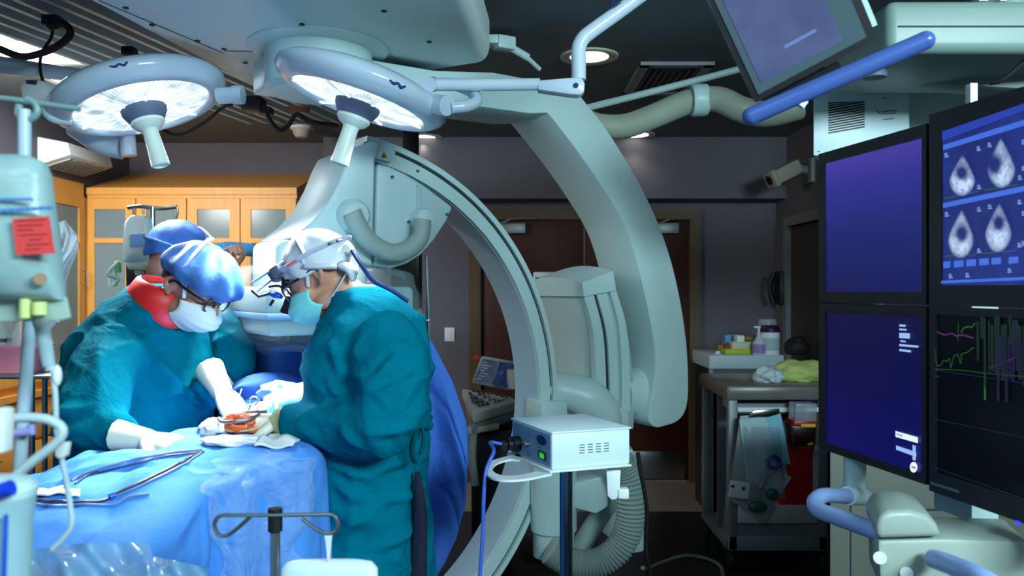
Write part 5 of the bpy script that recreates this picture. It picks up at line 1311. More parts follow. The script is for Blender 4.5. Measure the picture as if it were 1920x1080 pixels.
foldsR = pf([(612, 640, 640, 720, 0.0087, 0.0072), (640, 700, 700, 690, 0.0074, 0.0065), (605, 700, 650, 760, 0.0087, 0.0058), (760, 650, 700, 720, 0.0081, 0.0072), (800, 690, 755, 760, 0.0081, 0.0072), (620, 730, 690, 745, 0.0074, 0.0058), (700, 800, 790, 790, 0.0074, 0.0086),
             (610, 878, 700, 905, 0.0068, 0.0072), (690, 895, 790, 862, 0.0068, 0.0086), (620, 915, 680, 950, 0.0081, 0.0072), (700, 950, 790, 945, 0.0068, 0.0072), (620, 1010, 700, 960, 0.0087, 0.0072), (690, 1040, 790, 1010, 0.0081, 0.0072), (740, 880, 745, 1080, 0.0093, 0.0043), (660, 850, 650, 1080, 0.0112, 0.0050),
             (730, 640, 770, 640, 0.0062, 0.0043), (560, 800, 600, 815, 0.0062, 0.0043), (650, 790, 690, 830, 0.0068, 0.0072), (720, 735, 790, 700, 0.0068, 0.0065), (690, 620, 660, 670, 0.0074, 0.0065), (715, 840, 790, 830, 0.0062, 0.0058), (760, 800, 770, 880, 0.0074, 0.0072), (785, 600, 795, 700, 0.0081, 0.0043)], 2.12)
right = make_person('surgeon', 'surgeon in profile on the right, teal gown, white cap with a head light', (-.42, 2.35, 0), headR, P(664, 566, 2.34), torR, [nearR, farR], gown_teal, skin_a, foldsR,
                    [((4, 4, 7), .009, 3), ((7, 7, 15), .009, 5), ((15, 15, 26), .0035, 7)], [(-.43, 2.24), (-.41, 2.46)], None)
# cap with head light
part('cap', cap_mesh(headR, (.088, .109, .112), 74, 130, 100, 3, .005, (0, -.012, .022)), cap_white, right, 180, solid=.003)
part('cap_tail', MB().tube([headR.p(-.05, -.085, -.02), headR.p(-.06, -.1, -.05), headR.p(-.055, -.085, -.075)], [.03, .028, .012], 12, 5, .5).tube([headR.p(-.088, .0, .03), headR.p(-.092, -.03, .01), headR.p(-.08, -.075, -.02)], [.014, .018, .016], 10, 5, .5), cap_white, right, 180)
hb = MB()
def hring(uu, tilt, sc=1.0, a0=0, a1=360, n=44, h_=headR):
    out = []
    for i in range(n+1):
        a = R(a0+(a1-a0)*i/n); out.append(h_.p(.094*sc*math.sin(a), -.012+.115*sc*math.cos(a), uu+tilt*math.cos(a)))
    return out
hb.tube(hring(.055, .01, 1.0), .012, 8, 0, .25)
hb.tube([headR.p(-.088, -.02, .055), headR.p(-.066, -.02, .108), headR.p(0, -.02, .142), headR.p(.066, -.02, .108)], .009, 8, 5, .3)
hl = part('head_light_band', hb, mat('band_pale', (196, 204, 222), .5), right)
part('red_patch', MB().tube(hring(.055, .01, 1.03, -80, -62, 5), .0125, 8, 0, .3), mat('patch_red', (226, 92, 100), .5), hl)
part('dark_patch', MB().tube(hring(.055, .01, 1.03, -150, -143, 3), .014, 8, 0, .3).tube(hring(.055, .01, 1.03, -136, -129, 3), .014, 8, 0, .3), mat('patch_dark', (40, 46, 74), .5), hl)
lt_ = MB(); bfr = headR.m3()
lt_.box(headR.p(-.01, .108, .075), (.05, .03, .04), bfr, .006).box(headR.p(-.06, .085, .07), (.03, .03, .03), bfr, .005)
part('lamp_bracket', lt_, mat('bracket_grey', (96, 98, 116), .4, .3), hl)
part('lamp_visor', MB().prism([P(526, 518, 2.3), P(566, 500, 2.3), P(572, 516, 2.3), P(566, 526, 2.3), P(536, 542, 2.3), P(526, 538, 2.3)], V((0, .07, 0)), .008), mat('visor_black', (16, 16, 26), .3), hl)
part('lamp_box', MB().prism([P(534, 492, 2.29), P(552, 478, 2.29), P(578, 494, 2.29), P(574, 512, 2.29), P(560, 520, 2.29)], V((0, .05, 0)), .006), mat('box_violet', (52, 56, 112), .35), hl)
part('light_rod', MB().tube([P(549, 481, 2.3), P(510, 506, 2.29), P(472, 530, 2.28)], [.006, .004, .003], 8, 0).tube([P(552, 500, 2.36), P(515, 520, 2.36), P(482, 546, 2.33)], [.006, .004, .003], 8, 0), mat('rod_blue', (120, 160, 235), .25), hl)
part('light_pod', MB().ball(P(517, 553, 2.3), (.022, 0.0112, 0.0101), Matrix.Rotation(R(20), 3, 'Y')), mat('pod_blue', (24, 70, 190), .25), hl)
part('pod_lens', MB().ball(P(511, 545, 2.285), .009), mat('pod_white', (230, 240, 255), .2), hl)
part('pod_lever', MB().tube([P(472, 544, 2.3), P(485, 556, 2.3), P(508, 550, 2.3)], .0045, 8, 0).tube([P(513, 562, 2.3), P(506, 573, 2.3)], .0045, 8, 0).tube([P(504, 538, 2.31), P(520, 536, 2.31), P(534, 541, 2.31)], .004, 8, 4), black_plastic, hl)
part('band_knob', MB().cyl(P(648, 466, 2.27), P(652, 462, 2.3), .012).cyl(P(655, 474, 2.27), P(657, 474, 2.3), .009), white_plastic, hl)
part('lamp_cord', MB().tube([P(660, 470, 2.25), P(678, 498, 2.22), P(700, 526, 2.22), P(735, 545, 2.24), P(765, 565, 2.26)], .006, 8, 6), mat('cord_navy', (24, 52, 120), .5), hl)
part('mask', mask_mesh(headR), mask_cyan, right, 180, solid=.002)
sb = MB()
band(sb, [headR.p(-.068, .03, -.02), headR.p(-.082, 0.0074, 0.0144), headR.p(-.09, -.005, .05)]); band(sb, [headR.p(-.066, .022, -.085), headR.p(-.075, -.03, -.075), headR.p(-.06, -.075, -.05), headR.p(-.03, -.1, -.03)])
band(sb, [headR.p(.066, .022, -.085), headR.p(.075, -.03, -.075), headR.p(.06, -.075, -.05)])
part('mask_tie', sb, strap_white, right)
gl = MB()
def glasses(mb, h, rim=.0022, arm=.0024):
    for sd in (-1, 1):
        mb.torus(h.p(sd*.034, .104, .004), h.f, .024, rim, 24, 6, up=h.u)
        mb.tube([h.p(sd*.058, .1, .012), h.p(sd*.074, .08, .014), h.p(sd*.083, .02, .012), h.p(sd*.085, -.012, .012), h.p(sd*.083, -.03, -.01)], arm, 8, 4)
    mb.tube([h.p(-.011, .106, .008), h.p(0, .112, .012), h.p(.011, .106, .008)], rim, 6, 3)
glasses(gl, headR, .003, .004)
ey = part('glasses', gl, black_plastic, right)
lp_ = MB()
for sd in (-1, 1): lp_.tube([headR.p(sd*.031, .104, -.006), headR.p(sd*.028, .125, -.022), headR.p(sd*.026, .142, -.034)], [.011, .012, .014], 14, 0)
part('magnifier', lp_, mat('loupe_black', (20, 20, 24), .25), ey)
part('eyebrow', MB().tube([headR.p(-.05, .08, .03), headR.p(-.032, .09, .034), headR.p(-.014, .094, .03)], .004, 8, 4, .6).tube([headR.p(.05, .08, .03), headR.p(.032, .09, .034), headR.p(.014, .094, .03)], .004, 8, 4, .6), hair_dark, right)
# gown details: collar, seam, waist ties, open back
part('gown_collar', MB().torus(P(673, 563, 2.345), V((-.3, .05, 1)), .075, .012, 36, 8), gown_teal, right)
tie = MB()
band(tie, [P(640, 812, 2.1), P(700, 803, 2.09), P(750, 797, 2.12), P(786, 794, 2.18)], .012, .3)
tie.ball(P(790, 795, 2.17), (.022, .02, .018)); tie.ball(P(801, 798, 2.2), (.018, .02, .014))
band(tie, [P(786, 796, 2.15), P(778, 815, 2.14), P(772, 845, 2.14), P(778, 868, 2.15)], .011, .4); band(tie, [P(790, 796, 2.15), P(794, 820, 2.15), P(788, 852, 2.15)], .01, .4); band(tie, [P(784, 796, 2.14), P(765, 806, 2.12), P(757, 825, 2.12), P(764, 838, 2.12)], .01, .4)
part('waist_tie', tie, gown_dark, right)
part('back_opening', MB().tube([P(783, 885, 2.22), P(788, 960, 2.22), P(786, 1040, 2.23), P(782, 1130, 2.24)], [.008, .018, .022, .026], 10, 5, .6), scrub_navy, right)
# gloves
mbh = MB(); hand_shell(mbh, P(528, 790, 2.235), (-1, .1, -.04), (.1, .3, -1), 1, (38, 34, 30, 28), .1, .95, 40, True, .02); gR = fpart('glove', fuse(mbh, .0036, 2), glove_w, right)
cf = MB().tube([P(520, 789, 2.235), P(548, 791, 2.222), P(566, 792, 2.212)], [.036, .05, .0545], 24, 5).torus(P(566, 792, 2.21), V((1, -.15, 0)), .054, .005, 28, 8)
part('glove_cuff', cf, glove_y, right, 60)
mbh = MB(); hand_shell(mbh, P(505, 768, 2.42), (-.95, -.25, -.32), (.1, .5, -.85), -1, (36, 34, 34, 38), .1, .95, 35, True, .02); fpart('glove', fuse(mbh, .0036, 2), glove_w, right)
part('glove_cuff', MB().tube([P(500, 766, 2.42), P(540, 756, 2.45), P(584, 748, 2.48)], [.036, .052, .058], 24, 5), mat('glove_cuff_cyan_lit', (140, 206, 206), .45, var=.05), right, 60)  # yellowish cuff, the cyan light on it put into its colour

# ---------------- surgeon on the left
fL = V((.93, -.37, 0)).normalized(); lL = V((0, 0, 1)).cross(fL)
YL = 2.58
def tlz(px, z, a, b, y=YL): return (V(((px-960)/F*y, y, z)), fL, lL, a, b)
torL = [tlz(262, .22, .19, .25), tlz(262, .6, .18, .245), tlz(262, .95, .185, .245), tlz(262, 1.12, .19, .25), tlz(264, 1.26, .185, .25), tlz(268, 1.38, .165, .235), tlz(274, 1.46, .135, .195), tlz(282, 1.515, .1, .135), tlz(296, 1.555, .066, .075)]
headL = Head(P(362, 538, 2.52), (.79, -.22, -.58), (.56, -.12, .82))
nearL = ([P(222, 648, 2.42), P(188, 705, 2.32), P(176, 765, 2.25), P(180, 795, 2.22), P(205, 810, 2.2), P(236, 819, 2.17)], [.094, .098, .098, .09, .074, .056])
farL = ([P(340, 650, 2.72), P(362, 700, 2.72), P(372, 738, 2.7), P(378, 738, 2.62), P(396, 720, 2.52)], [.09, .085, .075, .066, .05])
foldsL = pf([(205, 620, 250, 760, 0.0099, 0.0079), (240, 640, 330, 790, 0.0099, 0.0072), (160, 760, 240, 740, 0.0081, 0.0086), (150, 800, 230, 775, 0.0081, 0.0086), (170, 700, 210, 760, 0.0087, 0.0065), (270, 700, 380, 650, 0.0087, 0.0065), (255, 760, 370, 720, 0.0087, 0.0065), (310, 600, 350, 680, 0.0087, 0.0058), (285, 640, 300, 800, 0.0112, 0.0065), (360, 640, 350, 800, 0.0112, 0.0072), (130, 720, 190, 840, 0.0087, 0.0065), (210, 575, 270, 600, 0.0074, 0.0058), (225, 560, 262, 580, 0.0074, 0.0058)], 2.35)
left = make_person('surgeon', 'surgeon on the left in a teal gown, sheer blue bouffant cap and red collar', (-1.2, 2.58, 0), headL, P(305, 574, 2.55), torL, [nearL, farL], gown_dark, skin_b, foldsL,
                   [((4, 4, 6), .010, 13), ((8, 8, 14), .009, 15), ((16, 16, 24), .0035, 17)], [(-1.2, 2.48), (-1.18, 2.7)], None)
sheer = mat('bouffant_sheer', (66, 116, 186), .6, var=.12, scale=9, alpha=.84, bump=.6, bscale=16, bdist=.014)
part('bouffant_cap', cap_mesh(headL, (.112, .132, .125), 92, 104, 88, 8, .007, (0, 0.0074, 0.0245), 72, 30, lambda A, v: .10*max(math.cos(A), 0)*math.sin(math.pi*min(v*1.0, 1))**.7-.16*max(0, v-.86)/.14), sheer, left, 180, solid=.0015)
part('cap_liner', cap_mesh(headL, (.086, .108, .112), 78, 108, 88, 5, .002, (0, -.01, .024)), cap_blue, left, 180, solid=.002)
part('hair', cap_mesh(headL, (.079, .1, .104), 70, 124, 96, 6, .001, (0, -.014, .022)), hair_dark, left, 180, solid=.002)
part('mask', mask_mesh(headL), mask_white, left, 180, solid=.002)
sb = MB()
band(sb, [headL.p(.066, .035, -.02), headL.p(.08, .02, .02), headL.p(.108, 0.0074, 0.0432), headL.p(.092, -.0, .115), headL.p(.04, -.02, .158), headL.p(.0, -.03, .165)], .0055)
band(sb, [headL.p(.064, .022, -.085), headL.p(.073, -.03, -.07), headL.p(.06, -.075, -.05)]); band(sb, [headL.p(-.066, .035, -.02), headL.p(-.082, 0.0062, 0.0144), headL.p(-.108, -.01, .06)])
sb.tube([headL.p(.0, -.03, .16), headL.p(.02, -.06, .17), headL.p(.035, -.075, .175)], [.009, .012, .006], 8, 4, .5)
part('mask_tie', sb, strap_white, left)
gl = MB(); glasses(gl, headL, .0032, .0042); part('glasses', gl, black_plastic, left)
part('eyebrow', MB().tube([headL.p(-.05, .08, .03), headL.p(-.032, .09, .034), headL.p(-.014, .094, .03)], .004, 8, 4, .6).tube([headL.p(.05, .08, .03), headL.p(.032, .09, .034), headL.p(.014, .094, .03)], .004, 8, 4, .6), hair_dark, left)
red = mat('collar_red', (206, 22, 18), .45, var=.08)
ncx = (headL.p(0, -.03, -.085)-P(292, 585, 2.56)).normalized(); cc = P(301, 565, 2.54)
part('red_collar', MB().lathe([(.074, -.045), (.096, -.055), (.107, -.03), (.101, .02), (.09, .052), (.078, .06), (.072, .05)], cc, (.35, -.08, .9), 48, closed=True), red, left, 60)
part('gown_collar', MB().torus(P(290, 596, 2.57), V((.35, -.05, 1)), .098, .013, 36, 8), gown_dark, left)
mbh = MB(); hand_shell(mbh, P(272, 824, 2.13), (1, -.12, -.12), (.1, .25, -1), -1, (22, 18, 18, 24), .14, 1.0, 30, True, .085); fpart('glove', fuse(mbh, .0036, 2), glove_w, left)
mbh = MB(); hand_shell(mbh, P(415, 733, 2.47), (.5, -.45, -.55), (-.5, .15, -.75), 1, (30, 32, 34, 36), .08, 1.08, 45, True, .095); fpart('glove', fuse(mbh, .0036, 2), glove_w, left)

# ---------------- assistant behind the left surgeon
fB = V((.8, -.6, 0)).normalized(); lB = V((0, 0, 1)).cross(fB); YB_ = 3.02
def tbz(px, z, a, b, y=YB_): return (V(((px-960)/F*y, y, z)), fB, lB, a, b)
torB = [tbz(372, .22, .18, .22), tbz(372, .7, .165, .215), tbz(372, 1.0, .16, .21), tbz(372, 1.2, .165, .225), tbz(368, 1.34, .15, .215), tbz(360, 1.43, .12, .18), tbz(350, 1.5, .09, .12), tbz(340, 1.55, .062, .07)]
headB = Head(P(330, 482, 3.02), (.75, .5, -.35), (.25, .15, .95))
armB1 = ([P(392, 600, 2.9), P(430, 640, 2.85), P(440, 690, 2.82), P(425, 705, 2.8)], [.085, .08, .07, .05])
armB2 = ([P(385, 590, 3.12), P(420, 585, 3.2), P(428, 545, 3.2), P(430, 515, 3.2)], [.08, .065, .052, .044])
back = make_person('surgical_assistant', 'assistant in a dark teal gown and blue cap, mostly hidden behind the left surgeon', (-1.18, 3.02, 0), headB, P(336, 545, 3.02), torB, [armB1, armB2], gown_dark, skin_b,
                   pf([(410, 600, 425, 740, 0.0099, 0.0065), (400, 640, 440, 620, 0.0087, 0.0058), (395, 720, 440, 700, 0.0087, 0.0065)], 2.8), [((5, 5, 8), .010, 23), ((9, 9, 14), .006, 25)], [(-1.15, 2.95), (-1.2, 3.12)], None)
part('cap', cap_mesh(headB, (.09, .112, .116), 84, 122, 102, 11, .003, (0, -.008, .024)), cap_blue, back, 180, solid=.002)
part('cap_band', MB().tube(hring(.024, .0, .985, 0, 360, 40, headB), .010, 8, 0, .3), mat('cap_band_pale', (120, 170, 230), .7), back)
part('mask', mask_mesh(headB), mask_white, back, 180, solid=.002)
mbh = MB(); hand_shell(mbh, P(428, 508, 3.18), (.1, -.15, .98), (.9, -.4, 0), 1, (62, 66, 70, 74), .05, .9, 60, False); fpart('hand', fuse(mbh, .0036, 2), skin_a, back)
mbh = MB(); hand_shell(mbh, P(425, 712, 2.78), (.35, -.5, -.75), (-.5, .3, -.6), 1, (30, 30, 32, 34), .05, .95, 40, True, .06); fpart('glove', fuse(mbh, .0036, 2), glove_w, back)
# ================================================================ draped patient and table
drape_blue = cloth_mat('drape_blue', (84, 150, 234), .6, .08, .25, 7, 500, .1)
drape_deep = cloth_mat('drape_deep_blue', (70, 116, 204), .65, .08, .3, 7, 500, .1)
RE = crom([(-.62, 2.86, 1.2), (-.615, 2.7, 1.185), (-.61, 2.5, 1.165), (-.60, 2.3, 1.15), (-.55, 2.14, 1.14), (-.57, 2.04, 1.13), (-.68, 1.97, 1.11), (-.765, 1.88, 1.095), (-.768, 1.72, 1.06), (-.765, 1.55, 1.03), (-.775, 1.35, 1.0), (-.78, 1.1, .985)], 10)
nR = len(RE)
def drape_fn(u, v):
    x = u*(nR-1); i = min(int(x), nR-2); e = RE[i].lerp(RE[i+1], x-i)
    tg = (RE[min(i+2, nR-1)]-RE[max(i-1, 0)]); tg.z = 0; tg.normalize(); out = V((-tg.y, tg.x, 0))
    if out.x < -.2 and tg.y < 0: out = -out
    yy = 2.86+(1.1-2.86)*u
    sp = V((-1.06, e.y*.55+yy*.45, e.z-.01)); kk = min(1, max(0, (sp.y-2.08)/.25)); kk = kk*kk*(3-2*kk); le = V((-1.36+.36*kk, sp.y, e.z-.125+.05*kk)); sp.z -= .03; sp.x = -1.06+.22*kk
    nz = lambda a, b, s: float(vnoise(np.array([[a, b, s]]), 31)[0])
    if v < .14:      # left fall
        t = 1-v/.14; p = le+V((-.05*t, 0, -.55*t)); p.x += .02*math.sin(u*50)*t
    elif v < .62:    # top
        t = (v-.14)/.48
        p = le.lerp(sp, t*2) if t < .5 else sp.lerp(e, (t-.5)*2)
        p.z += .03*math.sin(math.pi*t)*(1 if yy > 1.9 else .5)
        edge = min(t, 1-t)*2
        w = .014*nz(p.x*7, p.y*7, 1)+.012*nz(p.x*16, p.y*9, 3)+.006*nz(p.x*30, p.y*24, 6)
        fold = .013*(1-abs(math.sin(p.y*13+p.x*3+1.2*nz(p.x*2, p.y*2, 9))))**3
        p.z += (w+fold)*min(1, edge*3)
    else:            # right fall: rounded edge then hanging folds
        t = (v-.62)/.38; rr = .05
        if t < .25:
            a = t/.25*math.pi/2; p = e+out*(rr*math.sin(a))+V((0, 0, -rr*(1-math.cos(a))))
        else:
            s = (t-.25)/.75; h = .72*s
            fl = .03*h+.02*math.sin(u*70+2*nz(u*9, 0, 5))*s**.7+.04*nz(u*16, s*3.5, 7)*s**.5+.006*nz(u*50, s*7, 8)
            p = e+out*(rr+fl)+V((0, 0, -rr-h))
    return p
dr = solo('surgical_drape', MB().grid(drape_fn, 150, 130), drape_blue, 'bright blue surgical drape covering the patient and table between the two surgeons', 'drape', None, 180, .0025)
# table under it
tb = thing('operating_table', 'operating table hidden under the bright blue drape', 'table', (-.95, 2.1, 0))
part('top', MB().mm((-.97, 1.2, .86), (-.80, 2.78, .93), .02), black_rubber, tb)
part('column', MB().mm((-.96, 1.9, .12), (-.82, 2.3, .86), .02), steel, tb)
part('base', MB().mm((-.97, 1.5, 0), (-.82, 2.6, .12), .03), steel, tb)
# clear adhesive sheet over the near fall
def sheet_fn(u, v):
    e1_ = .02*math.sin(v*13)+.012*math.sin(v*37); q = drape_fn(.44+e1_*(1-2*u)+.17*u, .58+.36*v+.02*math.sin(u*11)*(1-v)); q2 = drape_fn(.46+.14*u, .62+.34*v)
    o = V((.35, -.9, .25)).normalized()
    return q+o*(.014+.007*math.sin(u*17+v*9)+.006*math.sin(v*31-u*8)+.006*float(vnoise(np.array([[u*14, v*9, 1]]), 5)[0]))
solo('clear_sheet', MB().grid(sheet_fn, 50, 60), mat('film_sheet', (200, 226, 250), .1, alpha=.2, bump=1.0, bscale=22, bdist=.03, spec=.9), 'clear plastic film lying over the near side of the bright blue drape', 'plastic sheet', None, 180)
# upper blue sheet in the wound area: white lit towel, wound, instruments
def on_drape(px, py, off=.0):
    """point where the photo ray meets the drape top, found on the built mesh"""
    d = V(((px-960)/F, 1, (540-py)/F)).normalized(); o = V((0, 0, CAMZ))
    hit = DR_BVH.ray_cast(o, d)
    return (hit[0]+hit[1]*off if hit[1].dot(d) < 0 else hit[0]-hit[1]*off) if hit[0] else o+d*2.3
from mathutils.bvhtree import BVHTree
_me = dr.data; DR_BVH = BVHTree.FromPolygons([v.co.copy() for v in _me.vertices], [tuple(p.vertices) for p in _me.polygons])
wc = on_drape(452, 806, .0)
wd = thing('open_wound', 'orange red open chest wound between the gloved hands', 'wound', wc)
flesh = mat('wound_flesh', (206, 84, 40), .3, var=.5, scale=40, bump=.6, bscale=60, coat=.4)
part('tissue', crumple(wc+V((0, 0, .012)), (.05, .045, .03), 41, .3), flesh, wd, 180)
part('retractor', MB().tube([wc+V((-.055, -.02, .035)), wc+V((-.03, -.05, .03)), wc+V((.03, -.05, .035)), wc+V((.055, -.015, .045))], .005, 8, 5).tube([wc+V((-.06, .03, .035)), wc+V((0, .055, .04)), wc+V((.06, .03, .045))], .005, 8, 5), steel, wd)
sk = mat('skin_prepped', (224, 176, 130), .45, var=.15)
part('skin_edge', MB().torus(wc+V((0, 0, .006)), (0, 0, 1), .046, .005, 36, 10), sk, wd)
gz = mat('gauze_white', (232, 234, 236), .9, var=.05)
solo('gauze_pad', crumple(on_drape(408, 812)+V((0, 0, .014)), (.05, .06, .025), 43, .25), gz, 'white gauze pad left of the wound', 'gauze', None, 180)
solo('gauze_pad', crumple(on_drape(428, 832)+V((.02, 0, .008)), (.09, .045, .014), 47, .25), gz, 'flat white gauze lying below the wound', 'gauze', None, 180)
def towel(u, v):
    a = P(545, 832, 2.2); p = V((-.665+u*.10, 2.06+v*.14, 1.2)); h = DR_BVH.ray_cast(p, V((0, 0, -1)))
    z = max(h[0].z if h[0] else 1.09, 1.085)
    return V((p.x, p.y, z+.008+.004*math.sin(u*8+v*5)))
solo('white_towel', MB().grid(towel, 24, 20), gz, 'white towel folded at the drape corner against the right surgeon', 'towel', None, 180, .006)
# forceps and needle holder
fc = thing('needle_holder', 'steel needle holder with ring handles held in the left surgeon hand', 'surgical instrument', P(470, 770, 2.36))
q0 = P(476, 751, 2.36)
part('ring_handle', MB().torus(q0, (0.2, -1, .2), .0125, .0028, 26, 8).torus(P(475, 768, 2.37), (0.2, -1, .2), .0115, .0028, 26, 8), chrome, fc)
part('shank', MB().tube([P(470, 760, 2.36), P(455, 790, 2.33), P(447, 812, 2.3)], .0028, 8, 0).tube([P(470, 774, 2.37), P(458, 792, 2.34), P(448, 812, 2.3)], .0028, 8, 0), chrome, fc)
solo('forceps', MB().tube([P(453, 730, 2.44), P(440, 770, 2.38), P(436, 800, 2.32)], .0035, 8, 3), chrome, 'thin steel forceps standing upright from the left surgeon fingers', 'surgical instrument')
# lines over the drape
tub = mat('tube_clear', (120, 150, 190), .2, var=.05, alpha=.8)
tub_d = mat('tube_dark', (70, 66, 96), .25, var=.2, scale=30)
def lay(name, pts, r, m, label, off=.008):
    q = crom([V((a, b, 0)) for a, b in pts], 6)
    return solo(name, MB().tube([on_drape(v.x, v.y, r+.002) for v in q], r, 8, 3), m, label, 'tubing', None, 60)
lay('drape_tubing', [(135, 905), (160, 890), (200, 876), (260, 862), (320, 852), (380, 846)], .0032, tub, 'clear tube curving along the far edge of the drape')
lay('drape_tubing', [(142, 910), (170, 892), (215, 880), (300, 860), (384, 850)], .0025, tub_d, 'dark thin tube running beside the clear far tube')
lay('drape_tubing', [(218, 930), (260, 910), (310, 885), (345, 868), (372, 852)], .0038, tub_d, 'dark blood filled line running diagonally across the drape')
lay('drape_tubing', [(216, 934), (260, 915), (312, 890), (350, 870), (378, 852)], .003, tub, 'clear line lying beside the dark diagonal line')
lay('drape_tubing', [(62, 940), (100, 944), (150, 946), (190, 943), (218, 932)], .004, tub_d, 'violet dark line lying across the near left of the drape')
lay('drape_tubing', [(62, 948), (110, 952), (160, 949), (215, 949), (240, 935), (280, 930)], .003, tub, 'clear looped line below the violet line')
solo('line_connector', MB().tube([on_drape(204, 938, .01), on_drape(216, 934, .01)], .008, 12, 0), mat('connector_blue', (40, 96, 190), .3), 'blue luer connector joining the lines on the drape', 'connector')
def gz_fn(u, v):
    p = on_drape(62+u*90, 925+v*14-6*math.sin(u*3), .006+.006*math.sin(u*7+v*4)**2); return p
solo('gauze_strip', MB().grid(gz_fn, 20, 8), gz, 'crumpled white gauze strip at the left of the drape beside the lines', 'gauze', None, 180, .003)
# towels / arm drape beyond the hands
def bolster(px0, py0, px1, py1, y, r, seed):
    a, b = P(px0, py0, y), P(px1, py1, y+.12); return crumple((a+b)/2, ((b-a).length/2, .14, r), seed, .12)
solo('folded_drape', bolster(440, 725, 560, 735, 2.72, .06, 51), drape_deep, 'darker blue folded drape heaped behind the hands below the screen drape', 'drape', None, 180)
solo('folded_drape', crumple(P(532, 738, 2.6), (.07, .06, .04), 53, .3), mat('towel_blue', (96, 140, 206), .8, var=.1), 'pale blue crumpled towel between the surgeons behind the hands', 'towel', None, 180)
# anaesthesia screen drape
prof_top = [(400, 600), (440, 617), (475, 634), (500, 652), (530, 648), (590, 640), (640, 600), (700, 560), (780, 555), (815, 580), (845, 645)]
def topz(px):
    for (a, b), (c, d) in zip(prof_top, prof_top[1:]):
        if a <= px <= c: return b+(d-b)*(px-a)/(c-a)
    return prof_top[-1][1]
redge = [(780, 556), (815, 582), (845, 650), (868, 715), (877, 780), (879, 850), (872, 950), (855, 1010), (832, 1060), (812, 1090)]
def screen_fn(u, v):
    # u across, v down
    Y0 = 2.98
    xr = 790; 
    px = 425+u*(880-425)
    k = [q for q in redge]
    yt = topz(min(px, 845)) if px <= 845 else 650+(px-845)/35*160
    yb2 = 1180
    py = yt+(yb2-yt)*v
    # limit to right edge curve
    for (a, b), (c, d) in zip(redge, redge[1:]):
        if b <= py <= d:
            xl = a+(c-a)*(py-b)/(d-b); break
    else: xl = redge[0][0] if py < redge[0][1] else redge[-1][0]
    px2 = px if px < 600 else 600+(px-600)*((xl-600)/(880-600))
    Y = Y0+.03*math.sin(u*23+v*2.2)+.025*float(vnoise(np.array([[u*9, v*5, 2]]), 61)[0])-.10*max(0, u-.6)*math.sin(math.pi*min(1, v*1.2))+.012*(1-abs(math.sin(v*11+u*4)))**4
    return P(px2, py, Y)
solo('screen_drape', MB().grid(screen_fn, 90, 70), drape_deep, 'large hanging blue screen drape behind the right surgeon', 'drape', None, 180, .004)
sf = thing('drape_holder', 'thin steel frame holding up the hanging blue screen drape', 'frame', P(800, 1000, 3.05))
part('bar', MB().tube([P(800, 480, 3.1), P(806, 700, 3.1), P(806, 1200, 3.1)], .009, 10, 3).tube([P(396, 620, 2.95), P(590, 655, 2.95), P(806, 600, 3.1)], .008, 10, 0), steel, sf)
# dark machine under the detector
am = thing('anaesthesia_machine', 'dark anaesthesia machine seen in the gap below the wrapped detector', 'machine', P(510, 700, 3.7))
part('body', MB().mm((P(405, 0, 3.7).x, 3.7, .1), (P(620, 0, 3.7).x, 4.1, P(0, 606, 3.7).z), .01), mat('machine_black', (16, 18, 24), .5), am)
part('top_shelf', MB().mm((P(400, 0, 3.7).x, 3.66, P(0, 606, 3.7).z), (P(625, 0, 3.7).x, 4.1, P(0, 585, 3.7).z), .004), mat('shelf_grey', (96, 104, 110), .4, .3), am)
part('yellow_valve', MB().mm(P(522, 636, 3.69), P(532, 616, 3.75), .004).mm(P(537, 638, 3.69), P(548, 620, 3.75), .004), mat('valve_yellow', (170, 146, 40), .5), am)
part('tray_stack', MB().mm(P(405, 590, 3.55), P(440, 582, 3.7)).mm(P(405, 577, 3.55), P(442, 570, 3.7)).mm(P(408, 566, 3.55), P(436, 558, 3.7)), steel, am)
ct_ = MB().tube(PT([(388, 474), (420, 466), (450, 467), (480, 470), (512, 474), (540, 480)], 3.4), .026, 16, 14, rib=.12)
solo('breathing_tube', ct_, mat('corrugated_blue', (112, 190, 240), .4), 'bright blue corrugated breathing tube in front of the wooden cabinets', 'tube', None, 60)
# IV pole with bags behind the left surgeon
iv = thing('iv_pole', 'chrome IV pole with hooks between the cabinets and the blue capped heads', 'IV pole', P(290, 600, 3.5))
part('pole', MB().cyl(P(286, 1260, 3.5), P(286, 388, 3.5), .011), chrome, iv)
part('crossbar', MB().tube(PT([(240, 390), (262, 387), (300, 391), (332, 388)], 3.5), .009, 10, 3).tube(PT([(332, 388), (333, 400), (328, 416)], 3.5), .005, 8, 3).tube(PT([(250, 390), (250, 402)], 3.5), .005, 8, 0).tube(PT([(268, 388), (269, 402)], 3.5), .005, 8, 0), chrome, iv)
part('base', MB().lathe([(0, .02), (.24, .02), (.23, .06), (.03, .08), (0, .08)], (P(286, 0, 3.5).x, 3.5, 0), (0, 0, 1), 30), steel, iv)
def fluidbag(px0, px1, py0, py1, y, label, m, d=.05):
    rings = []
    for f, k in ((0, .5), (.06, .8), (.15, .98), (.5, 1), (.85, 1), (.94, .9), (1, .6)):
        c = P((px0+px1)/2, py0+(py1-py0)*f, y); w = (px1-px0)/2/F*y*k
        rings.append(ring(c, V((1, 0, 0)), V((0, 1, 0)), w, d*k*(.4+.6*f), 24, 2.6))
    return MB().loft(rings)
bagm = mat('iv_bag_film', (186, 214, 222), .15, alpha=.72, bump=.5, bscale=18, spec=.8)
b1 = thing('iv_bag', 'large clear fluid bag hanging from the left end of the IV pole hooks', 'IV bag', P(258, 455, 3.45))
part('pouch', fluidbag(233, 286, 404, 498, 3.44, '', bagm), bagm, b1, 60)
